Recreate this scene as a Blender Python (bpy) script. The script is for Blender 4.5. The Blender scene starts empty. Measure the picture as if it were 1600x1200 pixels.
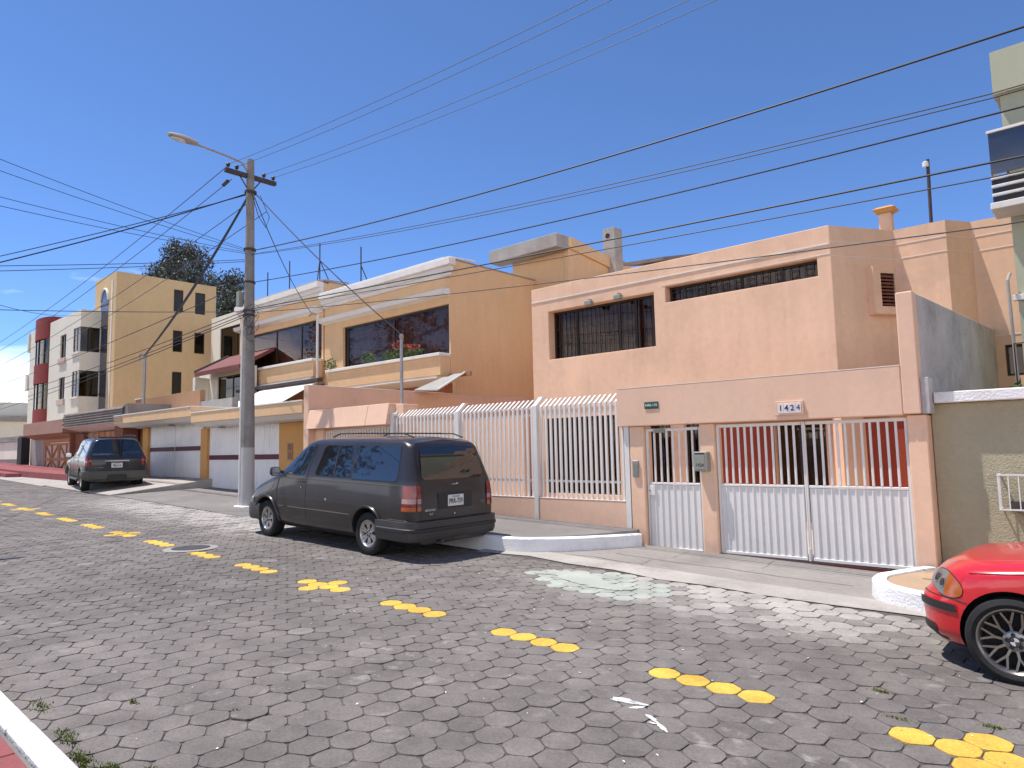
import bpy, bmesh, math, random
from mathutils import Vector, Matrix, noise as mnoise

random.seed(7)
scene = bpy.context.scene
col = scene.collection
rad = math.radians

# ------------------------------------------------------------------ camera, sky, sun, exposure
cam_data = bpy.data.cameras.new("camera")
cam = bpy.data.objects.new("camera", cam_data)
col.objects.link(cam)
RIGHT = Vector((0.74508799, 0.66662109, -0.02145265))
DOWN = Vector((-0.07699243, 0.05401655, -0.99556737))
FWD = Vector((-0.6625074, 0.74343698, 0.09157186))
m = Matrix((RIGHT, -DOWN, -FWD)).transposed().to_4x4()
m.translation = Vector((0, 0, 1.85))
cam.matrix_world = m
cam_data.sensor_width = 36.0
cam_data.lens = 24.0
cam_data.clip_start = 0.05
cam_data.clip_end = 5000.0
scene.camera = cam

SUN = Vector((-0.31, -0.18, 0.93)).normalized()
world = bpy.data.worlds.new("World")
scene.world = world
world.use_nodes = True
wn, wl = world.node_tree.nodes, world.node_tree.links
wn.clear()
w_out = wn.new("ShaderNodeOutputWorld")
w_bg = wn.new("ShaderNodeBackground")
sky = wn.new("ShaderNodeTexSky")
sky.sky_type = 'NISHITA'
sky.sun_disc = False
sky.sun_elevation = math.asin(SUN.z)
sky.sun_rotation = math.atan2(SUN.x, SUN.y)
sky.altitude = 2800
sky.air_density = 0.8
sky.dust_density = 0.0
sky.ozone_density = 10.0
w_bg.inputs[1].default_value = 0.118
# low cloud over the horizon, raised high behind the camera as added fill light
w_tc = wn.new("ShaderNodeTexCoord")
w_sep = wn.new("ShaderNodeSeparateXYZ")
w_map = wn.new("ShaderNodeMapping")
w_map.inputs['Scale'].default_value = (3.0, 3.0, 11.0)
w_noise = wn.new("ShaderNodeTexNoise")
w_noise.inputs['Scale'].default_value = 1.6
w_noise.inputs['Detail'].default_value = 7
w_mr = wn.new("ShaderNodeMapRange")
w_mr.inputs[1].default_value = 0.0
w_mr.inputs[2].default_value = 0.26
w_mr.inputs[3].default_value = 0.46
w_mr.inputs[4].default_value = -0.30
w_add = wn.new("ShaderNodeMath"); w_add.operation = 'ADD'
w_mr2 = wn.new("ShaderNodeMapRange")
w_mr2.inputs[1].default_value = 0.50
w_mr2.inputs[2].default_value = 0.86
w_mix = wn.new("ShaderNodeMix"); w_mix.data_type = 'RGBA'
w_mix.inputs['B'].default_value = (9.2, 9.0, 8.7, 1)
wl.new(w_tc.outputs['Generated'], w_sep.inputs[0])
wl.new(w_tc.outputs['Generated'], w_map.inputs['Vector'])
wl.new(w_map.outputs[0], w_noise.inputs['Vector'])
w_bk = wn.new("ShaderNodeMapRange")
w_bk.inputs[1].default_value = -0.1; w_bk.inputs[2].default_value = 0.7
w_bk.inputs[3].default_value = 0.26; w_bk.inputs[4].default_value = 0.85
w_dot = wn.new("ShaderNodeVectorMath"); w_dot.operation = 'DOT_PRODUCT'; w_dot.inputs[1].default_value = (0.78, -0.62, 0)
wl.new(w_tc.outputs['Generated'], w_dot.inputs[0]); wl.new(w_dot.outputs['Value'], w_bk.inputs[0]); wl.new(w_bk.outputs[0], w_mr.inputs[2])
wl.new(w_sep.outputs['Z'], w_mr.inputs[0])
wl.new(w_noise.outputs[0], w_add.inputs[0])
wl.new(w_mr.outputs[0], w_add.inputs[1])
wl.new(w_add.outputs[0], w_mr2.inputs[0])
wl.new(w_mr2.outputs[0], w_mix.inputs['Factor'])
wl.new(sky.outputs[0], w_mix.inputs['A'])
wl.new(w_mix.outputs['Result'], w_bg.inputs[0])
wl.new(w_bg.outputs[0], w_out.inputs[0])

sun_data = bpy.data.lights.new("sun", 'SUN')
sun_data.energy = 3.1
sun_data.angle = rad(0.53)
sun_data.color = (1.0, 0.955, 0.89)
sun = bpy.data.objects.new("sun", sun_data)
sun.rotation_euler = SUN.to_track_quat('Z', 'Y').to_euler()
sun.location = SUN * 50
col.objects.link(sun)

scene.view_settings.view_transform = 'Standard'
scene.view_settings.look = 'None'
scene.view_settings.exposure = 0.98
scene.view_settings.gamma = 1.0
scene.view_settings.use_curve_mapping = False

# ------------------------------------------------------------------ materials
def srgb(r, g, b):
    f = lambda c: (c / 255.0) / 12.92 if c <= 10 else (((c / 255.0) + 0.055) / 1.055) ** 2.4
    return (f(r), f(g), f(b))

def _principled(name):
    mt = bpy.data.materials.new(name)
    mt.use_nodes = True
    nt = mt.node_tree
    return mt, nt, nt.nodes, nt.links, nt.nodes["Principled BSDF"]

def M(name, c, rough=0.85, var=0.12, scale=1.3, bump=0.0, bscale=90.0, metal=0.0, spec=0.4, streak=0.0,
      dirt=None, dirt_amt=0.0, dirt_scale=0.6, coat=0.0, trans=0.0):
    """stucco / paint / metal: colour with two scales of mottling, rain streaks, patches of dirt and fine relief"""
    mt, nt, N, L, b = _principled(name)
    tc = N.new("ShaderNodeTexCoord")
    n1 = N.new("ShaderNodeTexNoise"); n1.inputs['Scale'].default_value = scale; n1.inputs['Detail'].default_value = 6
    n2 = N.new("ShaderNodeTexNoise"); n2.inputs['Scale'].default_value = scale * 14; n2.inputs['Detail'].default_value = 4
    L.new(tc.outputs['Object'], n1.inputs['Vector']); L.new(tc.outputs['Object'], n2.inputs['Vector'])
    av = N.new("ShaderNodeMath"); av.operation = 'MULTIPLY_ADD'; av.inputs[1].default_value = 0.35
    sc = N.new("ShaderNodeMath"); sc.operation = 'MULTIPLY'; sc.inputs[1].default_value = 0.65
    L.new(n1.outputs[0], sc.inputs[0]); L.new(n2.outputs[0], av.inputs[0]); L.new(sc.outputs[0], av.inputs[2])
    fac = av.outputs[0]
    if streak:
        mp = N.new("ShaderNodeMapping"); mp.inputs['Scale'].default_value = (2.3, 2.3, 0.32)
        n3 = N.new("ShaderNodeTexNoise"); n3.inputs['Scale'].default_value = 1.5; n3.inputs['Detail'].default_value = 7; n3.inputs['Distortion'].default_value = 0.6
        L.new(tc.outputs['Object'], mp.inputs[0]); L.new(mp.outputs[0], n3.inputs['Vector'])
        st = N.new("ShaderNodeMath"); st.operation = 'MULTIPLY_ADD'; st.inputs[1].default_value = streak
        L.new(n3.outputs[0], st.inputs[0]); L.new(fac, st.inputs[2])
        sb = N.new("ShaderNodeMath"); sb.operation = 'SUBTRACT'; sb.inputs[1].default_value = streak * 0.5
        L.new(st.outputs[0], sb.inputs[0]); fac = sb.outputs[0]
    cr = N.new("ShaderNodeValToRGB")
    cr.color_ramp.elements[0].position = 0.3; cr.color_ramp.elements[1].position = 0.7
    lo = tuple(max(0, v * (1 - var)) for v in c); hi = tuple(min(1, v * (1 + var)) for v in c)
    cr.color_ramp.elements[0].color = (*lo, 1); cr.color_ramp.elements[1].color = (*hi, 1)
    L.new(fac, cr.inputs[0])
    colout = cr.outputs[0]
    if dirt:
        nd = N.new("ShaderNodeTexNoise"); nd.inputs['Scale'].default_value = dirt_scale; nd.inputs['Detail'].default_value = 9
        nd.inputs['Roughness'].default_value = 0.68
        L.new(tc.outputs['Object'], nd.inputs['Vector'])
        mr = N.new("ShaderNodeMapRange"); mr.inputs[1].default_value = 0.52; mr.inputs[2].default_value = 0.75
        mr.inputs[4].default_value = dirt_amt
        L.new(nd.outputs[0], mr.inputs[0])
        mx = N.new("ShaderNodeMix"); mx.data_type = 'RGBA'; mx.inputs['B'].default_value = (*dirt, 1)
        L.new(mr.outputs[0], mx.inputs['Factor']); L.new(colout, mx.inputs['A']); colout = mx.outputs['Result']
    L.new(colout, b.inputs['Base Color'])
    b.inputs['Roughness'].default_value = rough
    b.inputs['Metallic'].default_value = metal
    b.inputs['Specular IOR Level'].default_value = spec
    if coat:
        b.inputs['Coat Weight'].default_value = coat; b.inputs['Coat Roughness'].default_value = 0.05
    if trans:
        b.inputs['Transmission Weight'].default_value = trans
    if bump:
        nb = N.new("ShaderNodeTexNoise"); nb.inputs['Scale'].default_value = bscale; nb.inputs['Detail'].default_value = 5
        L.new(tc.outputs['Object'], nb.inputs['Vector'])
        bp = N.new("ShaderNodeBump"); bp.inputs['Strength'].default_value = bump; bp.inputs['Distance'].default_value = 0.02
        L.new(nb.outputs[0], bp.inputs['Height']); L.new(bp.outputs[0], b.inputs['Normal'])
    return mt

def glass_mat(name, tint=(0.25, 0.2, 0.17), base=0.6):
    """dark tinted pane: part see-through, part mirror by Fresnel, slightly wavy"""
    mt = bpy.data.materials.new(name); mt.use_nodes = True
    nt = mt.node_tree; N, L = nt.nodes, nt.links; N.clear()
    out = N.new("ShaderNodeOutputMaterial")
    tr = N.new("ShaderNodeBsdfTransparent"); tr.inputs[0].default_value = (*tint, 1)
    gl = N.new("ShaderNodeBsdfGlossy"); gl.inputs['Roughness'].default_value = 0.02
    gl.inputs[0].default_value = (0.9, 0.82, 0.72, 1)
    lw_ = N.new("ShaderNodeLayerWeight"); lw_.inputs[0].default_value = 0.5
    pw = N.new("ShaderNodeMath"); pw.operation = 'POWER'; pw.inputs[1].default_value = 4.0
    fr = N.new("ShaderNodeMath"); fr.operation = 'MULTIPLY_ADD'; fr.inputs[1].default_value = 0.8; fr.inputs[2].default_value = 0.045
    L.new(lw_.outputs['Facing'], pw.inputs[0]); L.new(pw.outputs[0], fr.inputs[0])
    tc = N.new("ShaderNodeTexCoord")
    nz = N.new("ShaderNodeTexNoise"); nz.inputs['Scale'].default_value = 1.6
    bp = N.new("ShaderNodeBump"); bp.inputs['Strength'].default_value = 0.03; bp.inputs['Distance'].default_value = 0.05
    L.new(tc.outputs['Object'], nz.inputs['Vector']); L.new(nz.outputs[0], bp.inputs['Height'])
    L.new(bp.outputs[0], gl.inputs['Normal'])
    mx = N.new("ShaderNodeMixShader")
    L.new(fr.outputs[0], mx.inputs[0]); L.new(tr.outputs[0], mx.inputs[1]); L.new(gl.outputs[0], mx.inputs[2])
    L.new(mx.outputs[0], out.inputs[0])
    return mt

def attr_mat(name, rough=0.9, bump=0.5, grain=0.25):
    """concrete paver: colour of each block from its own attribute, with grain, pits and dust"""
    mt, nt, N, L, b = _principled(name)
    at = N.new("ShaderNodeAttribute"); at.attribute_name = "tone"
    geo = N.new("ShaderNodeNewGeometry")
    n1 = N.new("ShaderNodeTexNoise"); n1.inputs['Scale'].default_value = 55; n1.inputs['Detail'].default_value = 6
    n1.inputs['Roughness'].default_value = 0.7
    n2 = N.new("ShaderNodeTexNoise"); n2.inputs['Scale'].default_value = 2.3; n2.inputs['Detail'].default_value = 8
    n2.inputs['Roughness'].default_value = 0.65
    n4 = N.new("ShaderNodeTexNoise"); n4.inputs['Scale'].default_value = 7; n4.inputs['Detail'].default_value = 8; n4.inputs['Roughness'].default_value = 0.6
    for n in (n1, n2, n4): L.new(geo.outputs['Position'], n.inputs['Vector'])
    m1 = N.new("ShaderNodeMapRange"); m1.inputs[1].default_value = 0.3; m1.inputs[2].default_value = 0.7
    m1.inputs[3].default_value = 1 - grain; m1.inputs[4].default_value = 1 + grain
    L.new(n1.outputs[0], m1.inputs[0])
    mm = N.new("ShaderNodeMix"); mm.data_type = 'RGBA'; mm.blend_type = 'MULTIPLY'; mm.inputs['Factor'].default_value = 1
    L.new(at.outputs['Color'], mm.inputs['A']); L.new(m1.outputs[0], mm.inputs['B'])
    m2 = N.new("ShaderNodeMapRange"); m2.inputs[1].default_value = 0.57; m2.inputs[2].default_value = 0.70; m2.inputs[4].default_value = 0.62
    n5 = N.new("ShaderNodeTexNoise"); n5.inputs['Scale'].default_value = 0.9; n5.inputs['Detail'].default_value = 5
    L.new(geo.outputs['Position'], n5.inputs['Vector'])
    m5 = N.new("ShaderNodeMapRange"); m5.inputs[1].default_value = 0.42; m5.inputs[2].default_value = 0.62
    L.new(n5.outputs[0], m5.inputs[0])
    mm5 = N.new("ShaderNodeMath"); mm5.operation = 'MULTIPLY'
    L.new(n4.outputs[0], m2.inputs[0]); L.new(m2.outputs[0], mm5.inputs[0]); L.new(m5.outputs[0], mm5.inputs[1])
    m3 = N.new("ShaderNodeMapRange"); m3.inputs[1].default_value = 0.35; m3.inputs[2].default_value = 0.7
    m3.inputs[3].default_value = 0.78; m3.inputs[4].default_value = 1.2
    L.new(n2.outputs[0], m3.inputs[0])
    mb = N.new("ShaderNodeMix"); mb.data_type = 'RGBA'; mb.blend_type = 'MULTIPLY'; mb.inputs['Factor'].default_value = 1
    L.new(mm.outputs['Result'], mb.inputs['A']); L.new(m3.outputs[0], mb.inputs['B'])
    mx = N.new("ShaderNodeMix"); mx.data_type = 'RGBA'
    mx.inputs['B'].default_value = (0.36, 0.335, 0.31, 1)
    L.new(mm5.outputs[0], mx.inputs['Factor']); L.new(mb.outputs['Result'], mx.inputs['A'])
    n6 = N.new("ShaderNodeTexNoise"); n6.inputs['Scale'].default_value = 26; n6.inputs['Detail'].default_value = 9; n6.inputs['Roughness'].default_value = 0.72
    L.new(geo.outputs['Position'], n6.inputs['Vector'])
    m6 = N.new("ShaderNodeMapRange"); m6.inputs[1].default_value = 0.60; m6.inputs[2].default_value = 0.66
    L.new(n6.outputs[0], m6.inputs[0])
    iv = N.new("ShaderNodeMath"); iv.operation = 'SUBTRACT'; iv.inputs[0].default_value = 1.0; L.new(at.outputs['Alpha'], iv.inputs[1])
    wr = N.new("ShaderNodeMath"); wr.operation = 'MULTIPLY'; L.new(iv.outputs[0], wr.inputs[0]); L.new(m6.outputs[0], wr.inputs[1])
    mw = N.new("ShaderNodeMix"); mw.data_type = 'RGBA'; mw.inputs['B'].default_value = (0.17, 0.145, 0.12, 1)
    L.new(wr.outputs[0], mw.inputs['Factor']); L.new(mx.outputs['Result'], mw.inputs['A'])
    L.new(mw.outputs['Result'], b.inputs['Base Color'])
    b.inputs['Roughness'].default_value = rough
    b.inputs['Specular IOR Level'].default_value = 0.3
    bp = N.new("ShaderNodeBump"); bp.inputs['Strength'].default_value = bump; bp.inputs['Distance'].default_value = 0.006
    L.new(n1.outputs[0], bp.inputs['Height']); L.new(bp.outputs[0], b.inputs['Normal'])
    return mt

PEACH = (0.62, 0.36, 0.24)
MT = {}
MT['peach'] = M('peach stucco', (0.79, 0.515, 0.355), 0.9, 0.10, 0.7, 0.2, 110, streak=0.5, dirt=(0.50, 0.33, 0.24), dirt_amt=0.45, dirt_scale=0.9)
MT['peach_pink'] = M('faded pink stucco', (0.72, 0.475, 0.345), 0.9, 0.07, 0.8, 0.18, 110, streak=0.4, dirt=(0.42, 0.31, 0.25), dirt_amt=0.32, dirt_scale=0.9)
MT['peach_light'] = M('pale line stucco', (0.78, 0.66, 0.58), 0.85, 0.06)
MT['orange'] = M('ochre orange stucco', (0.71, 0.465, 0.26), 0.9, 0.08, 0.6, 0.3, 50, streak=0.35, dirt=(0.33, 0.2, 0.1), dirt_amt=0.25)
MT['orange_deep'] = M('deep orange paint', (0.56, 0.29, 0.10), 0.85, 0.08, 0.8, 0.2, 50, streak=0.2)
MT['yellow'] = M('mustard stucco', (0.60, 0.43, 0.235), 0.9, 0.09, 0.3, 0.3, 40, streak=0.3)
MT['cream'] = M('cream wall paint', (0.72, 0.68, 0.58), 0.88, 0.06, 0.4, 0.2, 40, streak=0.3, dirt=(0.45, 0.4, 0.33), dirt_amt=0.2)
MT['white_trim'] = M('white trim paint', (0.72, 0.68, 0.64), 0.8, 0.08, 1.2, 0.15, 60, streak=0.4, dirt=(0.4, 0.36, 0.32), dirt_amt=0.35)
MT['white_metal'] = M('white enamel on steel', (0.70, 0.675, 0.645), 0.5, 0.05, 2.0, 0.05, 60, streak=0.15, dirt=(0.5, 0.47, 0.45), dirt_amt=0.2, spec=0.5)
MT['white_kerb'] = M('whitewashed concrete', (0.80, 0.79, 0.78), 0.9, 0.07, 3, 0.5, 40, dirt=(0.42, 0.4, 0.38), dirt_amt=0.5, dirt_scale=2.5)
MT['garage_white'] = M('white ribbed metal door', (0.76, 0.74, 0.73), 0.6, 0.05, 1.5, 0.05, 60, streak=0.3, dirt=(0.45, 0.42, 0.4), dirt_amt=0.3)
MT['maroon'] = M('maroon paint', (0.10, 0.025, 0.035), 0.6, 0.1)
MT['concrete'] = M('grey concrete', (0.30, 0.285, 0.27), 0.95, 0.16, 0.9, 0.5, 60, streak=0.3, dirt=(0.14, 0.13, 0.125), dirt_amt=0.5)
MT['concrete_pale'] = M('pale cement', (0.38, 0.345, 0.315), 0.95, 0.2, 1.2, 0.5, 60, dirt=(0.20, 0.18, 0.165), dirt_amt=0.7, dirt_scale=1.1)
MT['concrete_dark'] = M('dark worn concrete', (0.195, 0.18, 0.17), 0.95, 0.2, 1.1, 0.5, 60, dirt=(0.34, 0.31, 0.29), dirt_amt=0.45, dirt_scale=1.3)
MT['courtyard'] = M('pale bounce floor', (0.66, 0.50, 0.36), 0.9, 0.1, 1.0, 0.2, 60)  # warm pale tone picked to bounce sunlight onto the side walls
MT['apron'] = M('worn apron cement', (0.27, 0.245, 0.225), 0.95, 0.2, 0.8, 0.5, 60, dirt=(0.15, 0.135, 0.125), dirt_amt=0.6, dirt_scale=0.9)
MT['pole'] = M('weathered pole concrete', (0.235, 0.215, 0.20), 0.95, 0.25, 3, 0.6, 40, streak=0.6, dirt=(0.08, 0.075, 0.075), dirt_amt=0.6, dirt_scale=2.5)
MT['pole_paint'] = M('pole pale paint', (0.42, 0.40, 0.39), 0.9, 0.15, 3, 0.4, 40, dirt=(0.2, 0.19, 0.18), dirt_amt=0.5, dirt_scale=3)
MT['grey_wall'] = M('raw grey render', (0.46, 0.43, 0.42), 0.95, 0.22, 1.6, 0.5, 60, streak=0.5, dirt=(0.20, 0.19, 0.19), dirt_amt=0.75, dirt_scale=1.2)
MT['green_wall'] = M('olive rough stucco', (0.40, 0.36, 0.25), 0.95, 0.10, 1.0, 0.9, 55, streak=0.2, dirt=(0.36, 0.28, 0.18), dirt_amt=0.4)
MT['green_bldg'] = M('pale green paint', (0.42, 0.42, 0.31), 0.9, 0.06, 0.6, 0.15, 90, streak=0.3)
MT['red_wall'] = M('dark red paint', (0.30, 0.045, 0.02), 0.75, 0.15, 1.0, 0.1, 40)
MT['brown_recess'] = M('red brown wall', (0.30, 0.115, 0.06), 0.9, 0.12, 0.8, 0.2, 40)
MT['brown_wall'] = M('brown stucco', (0.33, 0.18, 0.10), 0.9, 0.12, 0.8, 0.3, 40, streak=0.3)
MT['brick'] = M('red brown brick', (0.20, 0.075, 0.05), 0.9, 0.2, 3, 0.5, 30)
MT['wood'] = M('orange stained wood', (0.36, 0.16, 0.06), 0.7, 0.15, 2, 0.2, 30, streak=0.5)
MT['wood_panel'] = M('pale pink panel', (0.55, 0.42, 0.37), 0.8, 0.08, 1, 0.1, 30)
MT['pink_fascia'] = M('pinkish brown fascia', (0.34, 0.20, 0.155), 0.9, 0.1, 1, 0.3, 40, streak=0.3)
MT['shingle'] = M('grey slate shingle', (0.20, 0.165, 0.15), 0.9, 0.25, 2, 0.4, 30)
MT['red_paint'] = M('red stucco', (0.24, 0.04, 0.035), 0.85, 0.1, 0.7, 0.2, 40)
MT['roof_red'] = M('faded red roof sheet', (0.17, 0.055, 0.05), 0.8, 0.15, 1.5, streak=0.3)
MT['red_tile'] = M('red pavement paint', (0.26, 0.075, 0.075), 0.9, 0.2, 3, 0.4, 50, dirt=(0.16, 0.1, 0.1), dirt_amt=0.5, dirt_scale=3)
MT['tan_tile'] = M('tan pavement tile', (0.42, 0.29, 0.19), 0.9, 0.12, 2, 0.4, 50)
MT['dark_frame'] = M('dark brown window frame', (0.035, 0.022, 0.018), 0.5, 0.2)
MT['black'] = M('black rubber', (0.015, 0.015, 0.016), 0.7, 0.2)
MT['tyre'] = M('tyre rubber', (0.012, 0.012, 0.0125), 0.8, 0.3, 8, 0.2, 80, dirt=(0.035, 0.031, 0.028), dirt_amt=0.5, dirt_scale=6)
MT['wire'] = M('black cable sheath', (0.02, 0.02, 0.024), 0.6, 0.1)
MT['wire_grey'] = M('bare aluminium wire', (0.06, 0.06, 0.075), 0.5, 0.1)
MT['steel'] = M('galvanised steel', (0.33, 0.33, 0.35), 0.5, 0.15, 4, metal=0.6)
MT['dark_steel'] = M('dark rusty steel', (0.06, 0.045, 0.045), 0.7, 0.3, 6)
MT['alu'] = M('alloy wheel metal', (0.50, 0.49, 0.48), 0.32, 0.1, 6, metal=0.85, dirt=(0.2, 0.18, 0.17), dirt_amt=0.35, dirt_scale=8)
MT['alu_dark'] = M('dark alloy wheel metal', (0.30, 0.285, 0.28), 0.3, 0.1, 6, metal=0.9)
MT['chrome'] = M('chrome', (0.7, 0.7, 0.72), 0.12, 0.03, metal=1.0)
MT['glass'] = glass_mat('tinted window glass', (0.60, 0.47, 0.42))
MT['glass_light'] = glass_mat('bronze window glass', (0.75, 0.64, 0.60))
MT['glass_clear'] = glass_mat('smoked window glass', (0.12, 0.12, 0.14))
MT['glass_car'] = M('dark car glass', (0.010, 0.011, 0.013), 0.03, 0.1, spec=0.5)
MT['glass_car'].node_tree.nodes['Principled BSDF'].inputs['IOR'].default_value = 2.0
MT['glass_blue'] = M('blue tinted glass', (0.02, 0.03, 0.06), 0.05, 0.1, spec=0.9)
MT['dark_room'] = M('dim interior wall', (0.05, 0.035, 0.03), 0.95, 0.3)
MT['curtain'] = M('brown curtain cloth', (0.22, 0.145, 0.125), 0.95, 0.25, 2.5, streak=0.6)
MT['curtain_pale'] = M('tan curtain cloth', (0.21, 0.15, 0.115), 0.95, 0.25, 2.5, streak=0.6)
MT['van_paint'] = M('charcoal metallic paint', (0.024, 0.0205, 0.0215), 0.30, 0.12, 2.5, spec=0.4, coat=0.4, dirt=(0.06, 0.05, 0.045), dirt_amt=0.35, dirt_scale=1.2)
MT['suv_paint'] = M('dark grey green paint', (0.022, 0.025, 0.027), 0.3, 0.1, 2.5, spec=0.4, coat=0.4)
MT['suv_clad'] = M('olive grey bumper', (0.085, 0.08, 0.07), 0.6, 0.1, 3)
MT['red_car'] = M('bright red car paint', (0.56, 0.012, 0.018), 0.28, 0.05, 2.0, spec=0.5, coat=0.8)
MT['plastic_black'] = M('black bumper plastic', (0.022, 0.022, 0.023), 0.55, 0.15, 4)
MT['plastic_grey'] = M('grey bumper plastic', (0.045, 0.042, 0.042), 0.5, 0.15, 4, dirt=(0.15, 0.13, 0.11), dirt_amt=0.3)
MT['lamp_red'] = M('red lamp lens', (0.22, 0.010, 0.015), 0.15, 0.1, spec=0.8)
MT['lamp_amber'] = M('amber lamp lens', (0.38, 0.085, 0.015), 0.15, 0.1, spec=0.8)
MT['lamp_pale'] = M('pale pink lamp lens', (0.36, 0.20, 0.19), 0.15, 0.1, spec=0.8)
MT['lamp_clear'] = M('clear lamp lens', (0.20, 0.215, 0.215), 0.08, 0.1, 9, spec=0.9, metal=0.3)
MT['plate'] = M('white number plate', (0.62, 0.62, 0.62), 0.5, 0.05, 3)
MT['ink'] = M('dark ink', (0.02, 0.02, 0.03), 0.6, 0.1)
MT['ink_blue'] = M('blue paint figures', (0.03, 0.03, 0.12), 0.6, 0.1)
MT['sign_green'] = M('green enamel sign', (0.008, 0.055, 0.035), 0.35, 0.1)
MT['sign_white'] = M('white sign lettering', (0.55, 0.62, 0.6), 0.5, 0.05)
MT['tile_white'] = M('glazed white tile', (0.66, 0.60, 0.58), 0.3, 0.05, 6)
MT['mail_grey'] = M('grey green mailbox metal', (0.26, 0.26, 0.22), 0.5, 0.08, 6)
MT['yellow_paint'] = (0.66, 0.41, 0.07)
MT['paver'] = attr_mat('concrete paver')
MT['joint'] = M('sandy joint filling', (0.088, 0.077, 0.074), 1.0, 0.3, 4, 0.5, 60, dirt=(0.14, 0.12, 0.1), dirt_amt=0.6, dirt_scale=2)
MT['terrain'] = M('dry earth', (0.20, 0.17, 0.12), 1.0, 0.2, 0.3, 0.5, 8)
MT['grass'] = M('short green weeds', (0.14, 0.17, 0.04), 0.9, 0.35, 9)
MT['leaf'] = M('eucalyptus leaves', (0.044, 0.05, 0.032), 0.6, 0.65, 1.1, spec=0.5)
MT['leaf_green'] = M('garden leaves', (0.06, 0.12, 0.025), 0.7, 0.4, 5)
MT['petal'] = M('red petals', (0.5, 0.06, 0.05), 0.7, 0.2, 5)
MT['bark'] = M('pale bark', (0.22, 0.18, 0.15), 0.95, 0.3, 4, 0.4, 20)
MT['splash'] = M('spilt white paint', (0.62, 0.62, 0.62), 0.85, 0.2, 20, dirt=(0.2, 0.19, 0.18), dirt_amt=0.9, dirt_scale=22)
MT['cement_stain'] = M('greenish cement smear', (0.37, 0.39, 0.345), 0.95, 0.15, 3, 0.5, 50)
MT['iron'] = M('manhole iron', (0.05, 0.045, 0.045), 0.6, 0.2, 6)
MT['polycarb'] = M('grey awning sheet', (0.32, 0.32, 0.30), 0.45, 0.12, 2)
MT['white_sheet'] = M('white awning sheet', (0.78, 0.76, 0.70), 0.6, 0.05, 1.5)
MT['lamp_head'] = M('grey lamp housing', (0.33, 0.29, 0.27), 0.55, 0.12, 3)
MT['lamp_bowl'] = M('frosted lamp bowl', (0.55, 0.54, 0.52), 0.2, 0.05, 3)

# ------------------------------------------------------------------ mesh helpers
def tag(o, label=None, cat=None, group=None, kind=None):
    if label: o['label'] = label
    if cat: o['category'] = cat
    if group: o['group'] = group
    if kind: o['kind'] = kind
    return o

def empty(name, loc=(0, 0, 0), label=None, cat=None, group=None, rot=None):
    e = bpy.data.objects.new(name, None)
    e.empty_display_size = 0.2
    e.location = loc
    if rot: e.rotation_euler = rot
    col.objects.link(e)
    tag(e, label, cat, group)
    return e

def rootinv(p):
    mats = []
    while p is not None:
        mats.append(Matrix.LocRotScale(p.location, p.rotation_euler, None)); p = p.parent
    return mats

def link(name, mesh, parent=None, local=False, loc=(0, 0, 0)):
    o = bpy.data.objects.new(name, mesh)
    o.location = loc
    if parent is not None:
        o.parent = parent
        if not local:
            root = parent
            while root.parent is not None: root = root.parent
            if parent is root:
                o.matrix_parent_inverse = Matrix.Translation(-Vector(root.location))
    col.objects.link(o)
    return o

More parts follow.
